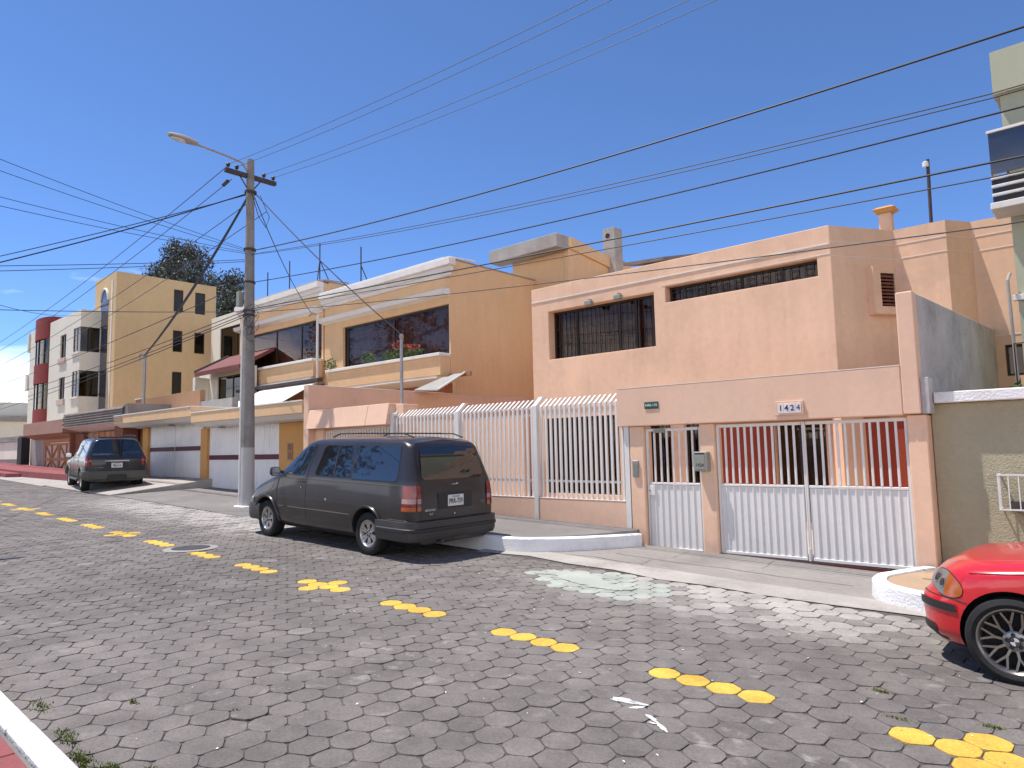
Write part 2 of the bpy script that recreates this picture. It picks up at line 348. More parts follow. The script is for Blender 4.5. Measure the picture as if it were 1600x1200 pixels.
class MB:
    """collects faces and becomes ONE mesh object"""
    def __init__(s): s.v, s.f, s.mi = [], [], []
    def face(s, pts, mi=0):
        i = len(s.v); s.v += [tuple(p) for p in pts]; s.f.append(tuple(range(i, i + len(pts)))); s.mi.append(mi)
    def add(s, V, F, mi=0):
        i = len(s.v); s.v += [tuple(p) for p in V]
        for f in F: s.f.append(tuple(a + i for a in f)); s.mi.append(mi)
    def box(s, x0, x1, y0, y1, z0, z1, mi=0):
        V = [(x0, y0, z0), (x1, y0, z0), (x1, y1, z0), (x0, y1, z0), (x0, y0, z1), (x1, y0, z1), (x1, y1, z1), (x0, y1, z1)]
        s.add(V, [(0, 3, 2, 1), (4, 5, 6, 7), (0, 1, 5, 4), (1, 2, 6, 5), (2, 3, 7, 6), (3, 0, 4, 7)], mi)
    def obox(s, p, u, n, a0, a1, b0, b1, z0, z1, mi=0):
        """box in the frame of a wall: a along u, b along n (outwards), z up; p on the wall's face"""
        V = []
        for z in (z0, z1):
            for a, b in ((a0, b0), (a1, b0), (a1, b1), (a0, b1)):
                V.append((p[0] + u[0] * a + n[0] * b, p[1] + u[1] * a + n[1] * b, z))
        s.add(V, [(0, 3, 2, 1), (4, 5, 6, 7), (0, 1, 5, 4), (1, 2, 6, 5), (2, 3, 7, 6), (3, 0, 4, 7)], mi)
    def prism(s, poly, z0, z1, mi=0):
        """vertical prism; z0, z1 numbers or functions of (x,y)"""
        f0 = z0 if callable(z0) else (lambda x, y: z0)
        f1 = z1 if callable(z1) else (lambda x, y: z1)
        n = len(poly)
        V = [(x, y, f0(x, y)) for x, y in poly] + [(x, y, f1(x, y)) for x, y in poly]
        F = [tuple(range(n - 1, -1, -1)), tuple(range(n, 2 * n))]
        for i in range(n):
            j = (i + 1) % n; F.append((i, j, n + j, n + i))
        s.add(V, F, mi)
    def tube(s, pts, r, seg=6, mi=0, cap=True):
        pts = [Vector(p) for p in pts]; n = len(pts)
        rs = r if isinstance(r, (list, tuple)) else [r] * n
        V, F = [], []
        up = None
        for i, p in enumerate(pts):
            d = (pts[min(i + 1, n - 1)] - pts[max(i - 1, 0)]).normalized()
            if up is None:
                up = Vector((0, 0, 1)) if abs(d.z) < 0.95 else Vector((1, 0, 0))
            a = d.cross(up).normalized(); b = a.cross(d).normalized(); up = b
            for k in range(seg):
                t = 2 * math.pi * k / seg
                V.append(p + a * (rs[i] * math.cos(t)) + b * (rs[i] * math.sin(t)))
        for i in range(n - 1):
            for k in range(seg):
                k2 = (k + 1) % seg
                F.append((i * seg + k, i * seg + k2, (i + 1) * seg + k2, (i + 1) * seg + k))
        if cap:
            F.append(tuple(range(seg - 1, -1, -1))); F.append(tuple((n - 1) * seg + k for k in range(seg)))
        s.add(V, F, mi)
    def lathe(s, prof, c=(0, 0, 0), axis='z', seg=24, mi=0):
        """prof: list of (radius, height)"""
        V, F = [], []
        n = len(prof)
        for k in range(seg):
            t = 2 * math.pi * k / seg
            for r, h in prof:
                a, b = r * math.cos(t), r * math.sin(t)
                q = (a, b, h) if axis == 'z' else (a, h, b)
                V.append((q[0] + c[0], q[1] + c[1], q[2] + c[2]))
        for k in range(seg):
            k2 = (k + 1) % seg
            for i in range(n - 1):
                F.append((k * n + i, k2 * n + i, k2 * n + i + 1, k * n + i + 1))
        s.add(V, F, mi)
    def grid(s, rows, mi=0, closed=False):
        n, w = len(rows), len(rows[0]); V = [p for r in rows for p in r]; F = []
        for i in range(n - 1):
            for k in range(w if closed else w - 1):
                k2 = (k + 1) % w
                F.append((i * w + k, i * w + k2, (i + 1) * w + k2, (i + 1) * w + k))
        s.add(V, F, mi)
    def mesh(s, name, mats, smooth=None, recalc=True, bevel=0):
        me = bpy.data.meshes.new(name)
        me.from_pydata(s.v, [], s.f)
        for mt in (mats if isinstance(mats, (list, tuple)) else [mats]): me.materials.append(mt)
        if any(s.mi): me.polygons.foreach_set("material_index", s.mi)
        if recalc or bevel:
            bm = bmesh.new(); bm.from_mesh(me)
            if bevel:
                bmesh.ops.remove_doubles(bm, verts=bm.verts, dist=1e-5)
                es = [e for e in bm.edges if len(e.link_faces) == 2 and e.calc_face_angle(0) > 0.7]
                bmesh.ops.bevel(bm, geom=es, offset=bevel, segments=1, affect='EDGES', profile=0.5, clamp_overlap=True)
            bmesh.ops.recalc_face_normals(bm, faces=bm.faces)
            bm.to_mesh(me); bm.free()
        if smooth is not None:
            me.polygons.foreach_set("use_smooth", [True] * len(me.polygons))
            me.set_sharp_from_angle(angle=rad(smooth))
        return me
    def build(s, name, mats, parent=None, local=False, smooth=None, bevel=0, recalc=True):
        return link(name, s.mesh(name, mats, smooth, recalc, bevel), parent, local)

def boxobj(name, mat, parent, *b, bevel=0.006):
    mb = MB(); mb.box(*b); return mb.build(name, mat, parent, bevel=bevel)

def wall_panel(name, mat, parent, p, u, n, length, z0, z1, holes=(), thick=0.2, bevel=0):
    """a wall of given length along u from p, outer face at p, openings (a0,a1,z0,z1) cut right through"""
    As = sorted(set([0, length] + [h[0] for h in holes] + [h[1] for h in holes]))
    Zs = sorted(set([z0, z1] + [h[2] for h in holes] + [h[3] for h in holes]))
    As = [a for a in As if 0 <= a <= length]; Zs = [z for z in Zs if z0 <= z <= z1]
    def solid(i, k):
        if i < 0 or k < 0 or i >= len(As) - 1 or k >= len(Zs) - 1: return False
        a = (As[i] + As[i + 1]) / 2; z = (Zs[k] + Zs[k + 1]) / 2
        return not any(h[0] < a < h[1] and h[2] < z < h[3] for h in holes)
    P = lambda a, b, z: (p[0] + u[0] * a - n[0] * b, p[1] + u[1] * a - n[1] * b, z)
    mb = MB(); t = thick
    for i in range(len(As) - 1):
        for k in range(len(Zs) - 1):
            if not solid(i, k): continue
            a0, a1, c0, c1 = As[i], As[i + 1], Zs[k], Zs[k + 1]
            mb.face([P(a0, 0, c0), P(a1, 0, c0), P(a1, 0, c1), P(a0, 0, c1)])
            mb.face([P(a0, t, c0), P(a0, t, c1), P(a1, t, c1), P(a1, t, c0)])
            if not solid(i - 1, k): mb.face([P(a0, 0, c0), P(a0, 0, c1), P(a0, t, c1), P(a0, t, c0)])
            if not solid(i + 1, k): mb.face([P(a1, 0, c0), P(a1, t, c0), P(a1, t, c1), P(a1, 0, c1)])
            if not solid(i, k - 1): mb.face([P(a0, 0, c0), P(a0, t, c0), P(a1, t, c0), P(a1, 0, c0)])
            if not solid(i, k + 1): mb.face([P(a0, 0, c1), P(a1, 0, c1), P(a1, t, c1), P(a0, t, c1)])
    me = bpy.data.meshes.new(name); me.from_pydata(mb.v, [], mb.f); me.materials.append(mat)
    bm = bmesh.new(); bm.from_mesh(me)
    bmesh.ops.remove_doubles(bm, verts=bm.verts, dist=1e-4)
    bmesh.ops.recalc_face_normals(bm, faces=bm.faces)
    if bevel:
        es = [e for e in bm.edges if len(e.link_faces) == 2 and e.calc_face_angle(0) > 0.7]
        bmesh.ops.bevel(bm, geom=es, offset=bevel, segments=2, affect='EDGES', profile=0.5, clamp_overlap=True)
    bm.to_mesh(me); bm.free()
    return link(name, me, parent)

def window(parent, p, u, n, a0, a1, z0, z1, inset=0.12, mull=(), trans=(), fw=0.05, glass='glass', curtain=False, room=True,
           frame='dark_frame', grille=0, name='window'):
    """frame with mullions, panes in each division, a curtain and a dim room behind; p,u,n as for wall_panel"""
    fb = MB()
    d0, d1 = -inset - 0.06, -inset
    fb.obox(p, u, n, a0, a0 + fw, d0, d1, z0, z1); fb.obox(p, u, n, a1 - fw, a1, d0, d1, z0, z1)
    fb.obox(p, u, n, a0 + fw, a1 - fw, d0, d1, z0, z0 + fw); fb.obox(p, u, n, a0 + fw, a1 - fw, d0, d1, z1 - fw, z1)
    for q in mull: fb.obox(p, u, n, q - fw * .5, q + fw * .5, d0, d1 - 0.004, z0 + fw, z1 - fw)
    w = fb.build(name, MT[frame], parent)
    xs = [a0 + fw] + sorted(mull) + [a1 - fw]
    for i in range(len(xs) - 1):
        g = MB()
        b = -inset - 0.03
        e = fw * .5 if 0 < i else 0
        e2 = fw * .5 if i < len(xs) - 2 else 0
        g.obox(p, u, n, xs[i] + e, xs[i + 1] - e2, b - 0.004, b, z0 + fw, z1 - fw)
        g.build('pane', MT[glass], w, local=True)
    if curtain:
        c = MB(); rows = []
        k = int((a1 - a0) / 0.045)
        for zz in (z0 + 0.02, z1 - 0.02):
            rows.append([])
            for i in range(k + 1):
                a = a0 + 0.02 + (a1 - a0 - 0.04) * i / k
                b = -inset - 0.22 + 0.035 * math.sin(i * 1.25) + 0.02 * math.sin(i * .37)
                rows[-1].append((p[0] + u[0] * a + n[0] * b, p[1] + u[1] * a + n[1] * b, zz))
        c.grid(rows); c.build('curtain', MT[curtain if isinstance(curtain, str) else 'curtain'], w, local=True, recalc=False, smooth=60)
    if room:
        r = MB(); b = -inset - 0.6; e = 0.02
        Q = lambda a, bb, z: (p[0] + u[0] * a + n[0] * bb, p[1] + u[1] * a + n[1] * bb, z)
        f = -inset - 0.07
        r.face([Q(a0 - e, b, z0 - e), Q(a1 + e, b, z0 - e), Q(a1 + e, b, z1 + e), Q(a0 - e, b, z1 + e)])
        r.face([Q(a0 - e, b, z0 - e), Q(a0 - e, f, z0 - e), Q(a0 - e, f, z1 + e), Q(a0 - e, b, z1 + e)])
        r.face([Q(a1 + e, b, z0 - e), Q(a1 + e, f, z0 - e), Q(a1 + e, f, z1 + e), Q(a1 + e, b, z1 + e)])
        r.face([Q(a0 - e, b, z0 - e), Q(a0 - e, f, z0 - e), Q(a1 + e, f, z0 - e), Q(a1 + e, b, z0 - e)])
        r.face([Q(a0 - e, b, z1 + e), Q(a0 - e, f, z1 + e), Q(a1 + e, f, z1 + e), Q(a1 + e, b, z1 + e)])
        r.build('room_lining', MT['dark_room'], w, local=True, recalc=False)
    if grille:
        gr = MB(); b = -inset + 0.03; a = a0 + 0.05; i = 0
        while a < a1 - 0.03:
            gr.obox(p, u, n, a, a + 0.012, b - 0.012, b, z0 + 0.01, z1 - 0.01)
            if i % 2 == 0:
                gr.obox(p, u, n, a + 0.012, min(a + grille, a1 - .02), b - 0.010, b - .002, z0 + (z1 - z0) * .28, z0 + (z1 - z0) * .28 + 0.012)
                gr.obox(p, u, n, a + 0.012, min(a + grille, a1 - .02), b - 0.010, b - .002, z0 + (z1 - z0) * .62, z0 + (z1 - z0) * .62 + 0.012)
            a += grille; i += 1
        gr.build('grille', MT['dark_frame'], w, local=True)
    return w

def text_mesh(name, body, size, mat, parent, matrix, local=True, extrude=0.001, bold=0.0, align='CENTER'):
    cu = bpy.data.curves.new(name, 'FONT')
    cu.body = body; cu.size = size; cu.align_x = align; cu.align_y = 'CENTER'
    cu.extrude = extrude; cu.offset = bold; cu.resolution_u = 2
    tmp = bpy.data.objects.new(name + '_c', cu)
    me = bpy.data.meshes.new_from_object(tmp)
    bpy.data.objects.remove(tmp); bpy.data.curves.remove(cu)
    me.transform(matrix)
    me.materials.clear(); me.materials.append(mat)
    return link(name, me, parent, local)

def face_matrix(p, right, up):
    """text lies in the plane right/up at p"""
    r = Vector(right).normalized(); w = Vector(up).normalized(); n = r.cross(w)
    mm = Matrix((r, w, n)).transposed().to_4x4(); mm.translation = Vector(p); return mm

SL = 0.025
def gz(x):
    """height of the road surface: it climbs gently to the far end of the street"""
    if x < -160: return SL * 160
    if x > 80: return -SL * 80
    return -SL * x

# ------------------------------------------------------------------ ground, road, pavements
tb = MB()
xs = [-1500, -160, -80, 80, 1500]
tb.grid([[(x, y, gz(x) - 0.14) for x in xs] for y in (-1500, -60, 60, 1500)])
tag(tb.build('ground', MT['terrain'], recalc=False), kind='structure')

road = MB()
xs = [-160 + 5 * i for i in range(41)]
road.grid([[(x, y, gz(x) - 0.008) for x in xs] for y in (1.16, 3, 5, 7, 8.3)])
road_o = tag(road.build('road', MT['joint'], recalc=False), kind='structure')

S = 0.2428; ROW = S * math.sqrt(3) / 2
HX0, HY0 = -2.815, 4.873
yellow = set()
for i in range(-14, 4):
    for k in range(4): yellow.add((0, i * 7 + k))
    if i % 4 == 1:
        yellow.add((1, i * 7 + 1)); yellow.add((-1, i * 7 + 1))   # odd rows are shifted half a block to the right
def smooth01(a, b, t):
    t = max(0, min(1, (t - a) / (b - a))); return t * t * (3 - 2 * t)
def far_edge(x):
    if x < -23.8: return 7.55
    if x < -16.6: return 7.72
    if x < -7.2: return 8.02
    return 8.02 - 0.0 * x
def paver_tone(r, q, cx, cy):
    if (r, q) in yellow:
        k = random.uniform(0.9, 1.06); y = MT['yellow_paint']; return (y[0] * k, y[1] * k, y[2] * k)
    n1 = mnoise.noise(Vector((cx * .35, cy * .35, 1.3))); n2 = mnoise.noise(Vector((cx * 1.7, cy * 1.7, 5.1)))
    k = 1.0 + 0.20 * n1 + 0.10 * n2 + random.uniform(-0.07, 0.07)
    c = [0.160 * k, 0.141 * k, 0.130 * k]
    # bleached blocks near the gate and beside the far kerb
    a = smooth01(6.15 + .25 * n2 * 2, 7.3, cy) * smooth01(-6.6, -4.6, cx) * (1 - smooth01(-2.3, -1.0, cx))
    b = smooth01(5.6, 7.1, cy) * smooth01(-25, -19.5, cx) * (1 - smooth01(-12.6, -11.3, cx))
    e = max(a, b * 0.95)
    e *= 0.35 + 0.65 * (random.random() > 0.25)
    if random.random() < 0.012: e = max(e, random.uniform(.15, .4))
    
    t = (0.37, 0.34, 0.315)
    # the greenish cement smear
    g = math.hypot((cx + 5.0) / 1.05, (cy - 7.25) / 0.55)
    if g < 1.0 + 0.3 * n2: e = 0.95; t = (0.37, 0.39, 0.345)
    return tuple(c[i] * (1 - e) + t[i] * e for i in range(3))
def paver_geo(cx, cy, tone):
    """rounded hexagonal block: worn rim, slightly tilted and uneven; returns verts (world), faces"""
    R = S / math.sqrt(3); gap = max(0.0005, random.gauss(0.0024, 0.0014))
    is_y = tone[0] > 0.5
    tx, ty = random.gauss(0, 0.006), random.gauss(0, 0.006); dz = random.gauss(0, 0.0018)
    rot = random.gauss(0, 0.012)
    ch = random.uniform(0.10, 0.24)
    cs = [(math.cos(math.pi / 6 + math.pi / 3 * k + rot), math.sin(math.pi / 6 + math.pi / 3 * k + rot)) for k in range(6)]
    out = []
    for k in range(6):
        p, a, b = cs[k], cs[k - 1], cs[(k + 1) % 6]
        out.append((p[0] + (a[0] - p[0]) * ch, p[1] + (a[1] - p[1]) * ch))
        out.append((p[0] + (b[0] - p[0]) * ch, p[1] + (b[1] - p[1]) * ch))
    V = []
    for rr, z in ((R - gap - 0.006, 0.0), (R - gap - 0.002, -0.002), (R - gap, -0.012)):
        for x, y in out:
            j = 1 + random.uniform(-0.014, 0.010)
            X, Y = x * rr * j, y * rr * j
            V.append((X, Y, z + dz + tx * X + ty * Y - SL * X))
    n = 12
    F = [tuple(range(n))]
    for l in range(2):
        for k in range(n):
            k2 = (k + 1) % n; F.append((l * n + k, (l + 1) * n + k, (l + 1) * n + k2, l * n + k2))
    return V, F
cells = []
for r in range(-18, 18):
    cy = HY0 + r * ROW
    if cy < 1.05 or cy > 8.3: continue
    for q in range(-180, 24):
        cx = HX0 + (q + (0.5 if r % 2 else 0)) * S
        if cx < -46 or cx > 2.6 or cy > far_edge(cx): continue
        v = Vector((cx, cy, gz(cx) - 1.85)); d = v.dot(FWD)
        if d < 0.6: continue
        px = 800 + 1067 * v.dot(RIGHT) / d; py = 600 + 1067 * v.dot(DOWN) / d
        vis = -40 < px < 1640 and py < 1240
        if not vis and d < 3 and (px < -500 or px > 2100): continue
        area = -v.z / (d ** 3)
        cells.append((area if (-5 < px < 1605 and py < 1205) else 0, r, q, cx, cy))
cells.sort(reverse=True)
def tone_attr(me, tones):
    at = me.color_attributes.new("tone", 'FLOAT_COLOR', 'CORNER')
    buf = []
    for poly, t in zip(me.polygons, tones):
        buf += [t[0], t[1], t[2], 0.0 if t[0] > 4 * t[2] else 1.0] * poly.loop_total
    at.data.foreach_set("color", buf)
rest_v, rest_f, rest_t = [], [], []
for i, (a, r, q, cx, cy) in enumerate(cells):
    tone = paver_tone(r, q, cx, cy); V, F = paver_geo(cx, cy, tone)
    rim = (tone[0] * .8, tone[1] * .8, tone[2] * .8)
    if i < 300:
        me = bpy.data.meshes.new('paver'); me.from_pydata(V, [], F); me.materials.append(MT['paver'])
        tone_attr(me, [tone] + [tone] * 12 + [rim] * 12)
        o = link('paver', me, road_o, local=True, loc=(cx, cy, gz(cx)))
    else:
        k = len(rest_v); z = gz(cx)
        rest_v += [(x + cx, y + cy, zz + z) for x, y, zz in V]
        rest_f += [tuple(b + k for b in f) for f in F]; rest_t += [tone] + [tone] * 12 + [rim] * 12
me = bpy.data.meshes.new('paving'); me.from_pydata(rest_v, [], rest_f); me.materials.append(MT['paver']); tone_attr(me, rest_t)
o = link('paving', me, road_o, local=True); o['kind'] = 'stuff'

# near pavement with whitewashed kerb and red painted slabs
nk = MB()
x = -60.0
while x < 8:
    L_ = 1.0; jit = random.uniform(-0.006, 0.006)
    x2 = x + L_ - 0.008
    nk.add([(x, 1.10 + jit, gz(x) - .1), (x2, 1.10 + jit, gz(x2) - .1), (x2, 1.25 + jit, gz(x2) - .1), (x, 1.25 + jit, gz(x) - .1),
            (x, 1.10 + jit, gz(x) + .15), (x2, 1.10 + jit, gz(x2) + .15), (x2, 1.235 + jit, gz(x2) + .15), (x, 1.235 + jit, gz(x) + .15)],
           [(0, 3, 2, 1), (4, 5, 6, 7), (0, 1, 5, 4), (1, 2, 6, 5), (2, 3, 7, 6), (3, 0, 4, 7)])
    x += L_
tag(nk.build('near_kerb', MT['white_kerb'], bevel=0.012), kind='structure')
npv = MB()
npv.grid([[(x, y, gz(x) + .118) for x in (-60, -20, 8)] for y in (-6, 0, 1.095)])
npo = tag(npv.build('near_pavement', MT['concrete_dark'], recalc=False), kind='structure')
for iy in range(2):
    for ix in range(-15, -5):
        x0 = ix * 0.42 + random.uniform(-.003, .003); y0 = 1.085 - (iy + 1) * 0.42
        t = MB(); z = gz(x0 + .2)
        t.add([(x0, y0, gz(x0) + .1), (x0 + .405, y0, gz(x0 + .4) + .1), (x0 + .405, y0 + .405, gz(x0 + .4) + .1), (x0, y0 + .405, gz(x0) + .1),
               (x0, y0, gz(x0) + .134), (x0 + .405, y0, gz(x0 + .4) + .134), (x0 + .405, y0 + .405, gz(x0 + .4) + .134), (x0, y0 + .405, gz(x0) + .134)],
              [(0, 3, 2, 1), (4, 5, 6, 7), (0, 1, 5, 4), (1, 2, 6, 5), (2, 3, 7, 6), (3, 0, 4, 7)])
        t.build('slab', MT['red_tile'], npo, local=True, bevel=0.006)

# far side: the driveway apron before the white gates, cement strip, kerbed pavement, right-hand kerbed pavement
ap = MB()
ap.grid([[(x, y, gz(x) + dz) for x in (-7.6, -6, -4.5, -3, -1.5, 0, 4)] for y, dz in ((8.28, 0.012), (8.8, 0.02), (9.6, 0.03), (10.35, 0.04))])
ap_o = tag(ap.build('driveway', MT['apron'], recalc=False), kind='structure')
for pts, w_ in (([(-6.0, 9.05), (-4.9, 8.98), (-4.2, 9.03), (-3.3, 8.97), (-2.4, 9.0)], .012), ([(-5.2, 9.9), (-5.15, 9.3), (-5.3, 8.9), (-5.22, 8.45)], .009), ([(-3.9, 9.95), (-3.82, 9.4), (-3.9, 9.0)], .008), ([(-6.6, 8.5), (-6.1, 8.62), (-5.6, 8.55), (-5.2, 8.62)], .014)):
    t = MB(); c_ = []
    for i in range(len(pts) - 1):
        for k in range(5):
            q = Vector(pts[i]).lerp(Vector(pts[i + 1]), k / 5); c_.append((q.x + random.uniform(-.012, .012), q.y + random.uniform(-.012, .012)))
    apz = lambda x, y: gz(x) + .012 + (y - 8.28) * .0142 + .004
    t.grid([[(x, y, apz(x, y)) for x, y in c_], [(x + w_ * .6, y + w_, apz(x, y)) for x, y in c_]])
    t.build('crack', MT['joint'], ap_o, recalc=False)
cs_ = MB()
edge = [(-7.85, 7.86), (-6.96, 8.12), (-6.1, 8.02), (-5.38, 8.04), (-4.6, 7.93), (-4.0, 7.97), (-3.2, 7.93), (-2.51, 7.98), (-1.69, 8.05), (-.6, 8.0), (3.5, 8.02)]
rows = [[(x, y + random.uniform(-.03, .03), gz(x) + 0.003) for x, y in edge], [(x, y + .12, gz(x) + .02) for x, y in edge],
        [(x, 8.46 + random.uniform(-.04, .04), gz(x) + 0.024) for x, y in edge]]
cs_.grid(rows)
tag(cs_.build('cement_strip', MT['concrete_pale'], recalc=False), kind='structure')

def kerb_line(name, pts, w, h, mat, side=1, joints=1.0):
    """kerb following a plan line: top face slopes with the street; pts on the road side"""
    n = len(pts); V = []
    mb = MB()
    outer, inner = [], []
    for i, p in enumerate(pts):
        a = Vector(pts[max(i - 1, 0)]); b = Vector(pts[min(i + 1, n - 1)]); d = (b - a).normalized()
        nn = Vector((-d.y, d.x)) * side
        outer.append(Vector(p)); inner.append(Vector(p) + nn * w)
    prof = []
    for o_, i_ in zip(outer, inner):
        d = (i_ - o_).normalized(); z = gz(o_.x)
        jj = random.uniform(-.004, .004)
        prof.append([(o_.x, o_.y, z - .12), (o_.x + d.x * .008, o_.y + d.y * .008, z + h * .5), (o_.x + d.x * .012, o_.y + d.y * .012, z + h - .018 + jj),
                     (o_.x + d.x * .03, o_.y + d.y * .03, z + h + jj), (i_.x - d.x * .01, i_.y - d.y * .01, z + h), (i_.x, i_.y, z + h - .012), (i_.x, i_.y, z - .12)])
    mb.grid(prof)
    mb.face(prof[0]); mb.face(prof[-1][::-1])
    return tag(mb.build(name, mat, smooth=40), kind='structure'), inner
def curve_pts(ctrl, n=6):
    out = []
    P = [Vector(c) for c in ctrl]; P = [2 * P[0] - P[1]] + P + [2 * P[-1] - P[-2]]
    for i in range(1, len(P) - 2):
        for k in range(n):
            t = k / n
            a = .5 * ((2 * P[i]) + (-P[i - 1] + P[i + 1]) * t + (2 * P[i - 1] - 5 * P[i] + 4 * P[i + 1] - P[i + 2]) * t * t + (-P[i - 1] + 3 * P[i] - 3 * P[i + 1] + P[i + 2]) * t ** 3)
            out.append(tuple(a))
    out.append(tuple(P[-2])); return out
lk = [(-15.3, 8.10), (-14, 8.08), (-11, 8.07), (-8.6, 8.05)] + curve_pts([(-8.0, 8.05), (-7.35, 8.13), (-6.95, 8.42), (-6.45, 9.05), (-6.0, 9.85)], 6)
_, inner = kerb_line('kerb', lk, 0.15, 0.235, MT['white_kerb'])
sp = MB()
poly = [(p.x, p.y) for p in inner] + [(-6.2, 10.4), (-15.3, 10.4)]
sp.prism(poly, lambda x, y: gz(x) - .1, lambda x, y: gz(x) + .222 + .035 * max(0, (y - 8.3)))
tag(sp.build('pavement', MT['concrete_dark']), kind='structure')
rk = curve_pts([(-2.02, 9.98), (-2.2, 9.5), (-2.34, 8.95), (-2.15, 8.42), (-1.6, 8.17), (-.8, 8.12)], 6) + [(.5, 8.12), (4, 8.12)]
_, inner = kerb_line('kerb', rk, 0.17, 0.20, MT['white_kerb'])
sp = MB(); poly = [(p.x, p.y) for p in inner] + [(4, 10.3), (-1.85, 10.3)]
sp.prism(poly, lambda x, y: gz(x) - .1, lambda x, y: gz(x) + .185)
rp = tag(sp.build('pavement', MT['tan_tile']), kind='structure')
for ix in range(7):
    for iy in range(3):
        x0 = -1.86 + ix * .6; y0 = 8.55 + iy * .57
        if ix == 0 and iy == 0: x0 += .35
        x1 = -1.86 + (ix + 1) * .6 - .008; y1 = y0 + .56
        t = MB(); t.prism([(x0, y0), (x1, y0), (x1, y1), (x0, y1)], lambda x, y: gz(x) + .15, lambda x, y: gz(x) + .2)
        t.build('slab', MT['tan_tile'], rp, local=True, bevel=.004)
# garage approach, raised ramp with its side wall, and the far red-edged pavement
g2 = MB()
g2.grid([[(x, y, gz(x) + dz) for x in (-23.75, -20, -15.28)] for y, dz in ((7.72, 0.006), (8.5, 0.02), (9.8, .06), (11.0, .085))])
tag(g2.build('garage_approach', MT['concrete_dark'], recalc=False), kind='structure')
g1 = MB()
g1.prism([(-30.3, 7.6), (-24.0, 7.75), (-23.78, 11.0), (-30.3, 11.0)], lambda x, y: gz(x) - .1, lambda x, y: gz(x) * (1 - smooth01(7.6, 10.5, y)) + .96 * smooth01(7.6, 10.5, y) + .012)
tag(g1.build('garage_ramp', MT['concrete_pale'], bevel=.01), kind='structure')
fr_ = MB()
fr_.prism([(-60, 7.9), (-37.8, 7.9), (-37.4, 8.3), (-37.3, 10.4), (-60, 10.4)], lambda x, y: gz(x) - .1, lambda x, y: gz(x) + .20)
fr_.prism([(-60, 8.35), (-37.9, 8.35), (-31, 9.0), (-30.9, 10.4), (-60, 10.4)], lambda x, y: gz(x) - .1, lambda x, y: gz(x) + .31)
tag(fr_.build('far_pavement', MT['red_tile'], bevel=.02), kind='structure')
fp = MB(); fp.grid([[(x, y, gz(x) + .012 + (y - 7.5) * .02) for x in (-38.5, -34, -30.4)] for y in (7.45, 9, 10.4)])
tag(fp.build('far_approach', MT['concrete_pale'], recalc=False), kind='structure')
bl = MB()
bl.grid([[(x, y, gz(x) - .01 + (.1 if y > 8.2 else 0)) for x in (-160, -100, -60)] for y in (7.9, 8.2, 12)])
tag(bl.build('far_verge', MT['concrete'], recalc=False), kind='structure')
bk = MB(); bk.grid([[(x, y, gz(x) + .05) for x in (-60, -30, -16.5)] for y in (10.4, 40)])
tag(bk.build('yard', MT['courtyard'], recalc=False), kind='structure')
bk = MB(); bk.grid([[(x, y, .16) for x in (-16.2, -6.3, -1.9)] for y in (10.36, 30)])
tag(bk.build('courtyard', MT['courtyard'], recalc=False), kind='structure')

# ------------------------------------------------------------------ peach house
UX, NY = (1, 0), (0, -1)
ph = empty('house', (-7.3, 13, 0.2), 'two-storey peach house behind the white gates, with a long slit window upstairs', 'house')
Z_TOP = 5.77
L_ = 7.13
wall_panel('wall', MT['peach'], ph, (-10.87, 13.0), UX, NY, L_, 2.72, Z_TOP,
           [(0.53, 3.47, 3.95, 5.14), (3.75, 6.89, 4.86, 5.21)], 0.3, bevel=.012)
wall_panel('wall', MT['peach'], ph, (-10.87, 13.02), UX, NY, 2.75, 0.1, 2.72, [(0.30, 2.45, .72, 2.52)], 0.25)
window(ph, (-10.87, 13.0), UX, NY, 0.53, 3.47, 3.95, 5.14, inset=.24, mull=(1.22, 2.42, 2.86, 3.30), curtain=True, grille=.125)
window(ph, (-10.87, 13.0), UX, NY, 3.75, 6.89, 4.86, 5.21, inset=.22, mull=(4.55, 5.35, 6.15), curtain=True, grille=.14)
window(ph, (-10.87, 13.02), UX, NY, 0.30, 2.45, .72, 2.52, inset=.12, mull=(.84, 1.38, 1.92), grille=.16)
# set-back ground floor behind the gates
wall_panel('wall', MT['peach'], ph, (-8.12, 13.5), UX, NY, 5.6, 0.1, 2.75, [(.12, .72, .75, 2.45), (1.05, 1.45, .4, 2.45), (3.0, 3.95, .3, 2.2)], 0.2)
boxobj('soffit', MT['peach_light'], ph, -8.12, -3.76, 13.31, 13.72, 2.722, 2.80)
boxobj('wall_return', MT['peach'], ph, -8.119, -8.0, 13.272, 13.498, .1, 2.71)
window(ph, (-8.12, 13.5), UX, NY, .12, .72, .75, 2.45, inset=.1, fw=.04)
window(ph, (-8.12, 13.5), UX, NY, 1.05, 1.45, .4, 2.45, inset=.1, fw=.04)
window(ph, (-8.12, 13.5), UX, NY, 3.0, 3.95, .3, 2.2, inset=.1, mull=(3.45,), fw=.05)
boxobj('red_panel', MT['red_wall'], ph, -6.5, -5.14, 13.43, 13.496, .2, 2.15)
boxobj('red_panel', MT['red_wall'], ph, -3.72, -2.6, 13.43, 13.496, .2, 2.15)
boxobj('wood_lintel', MT['wood'], ph, -6.55, -2.55, 13.40, 13.497, 2.16, 2.34)
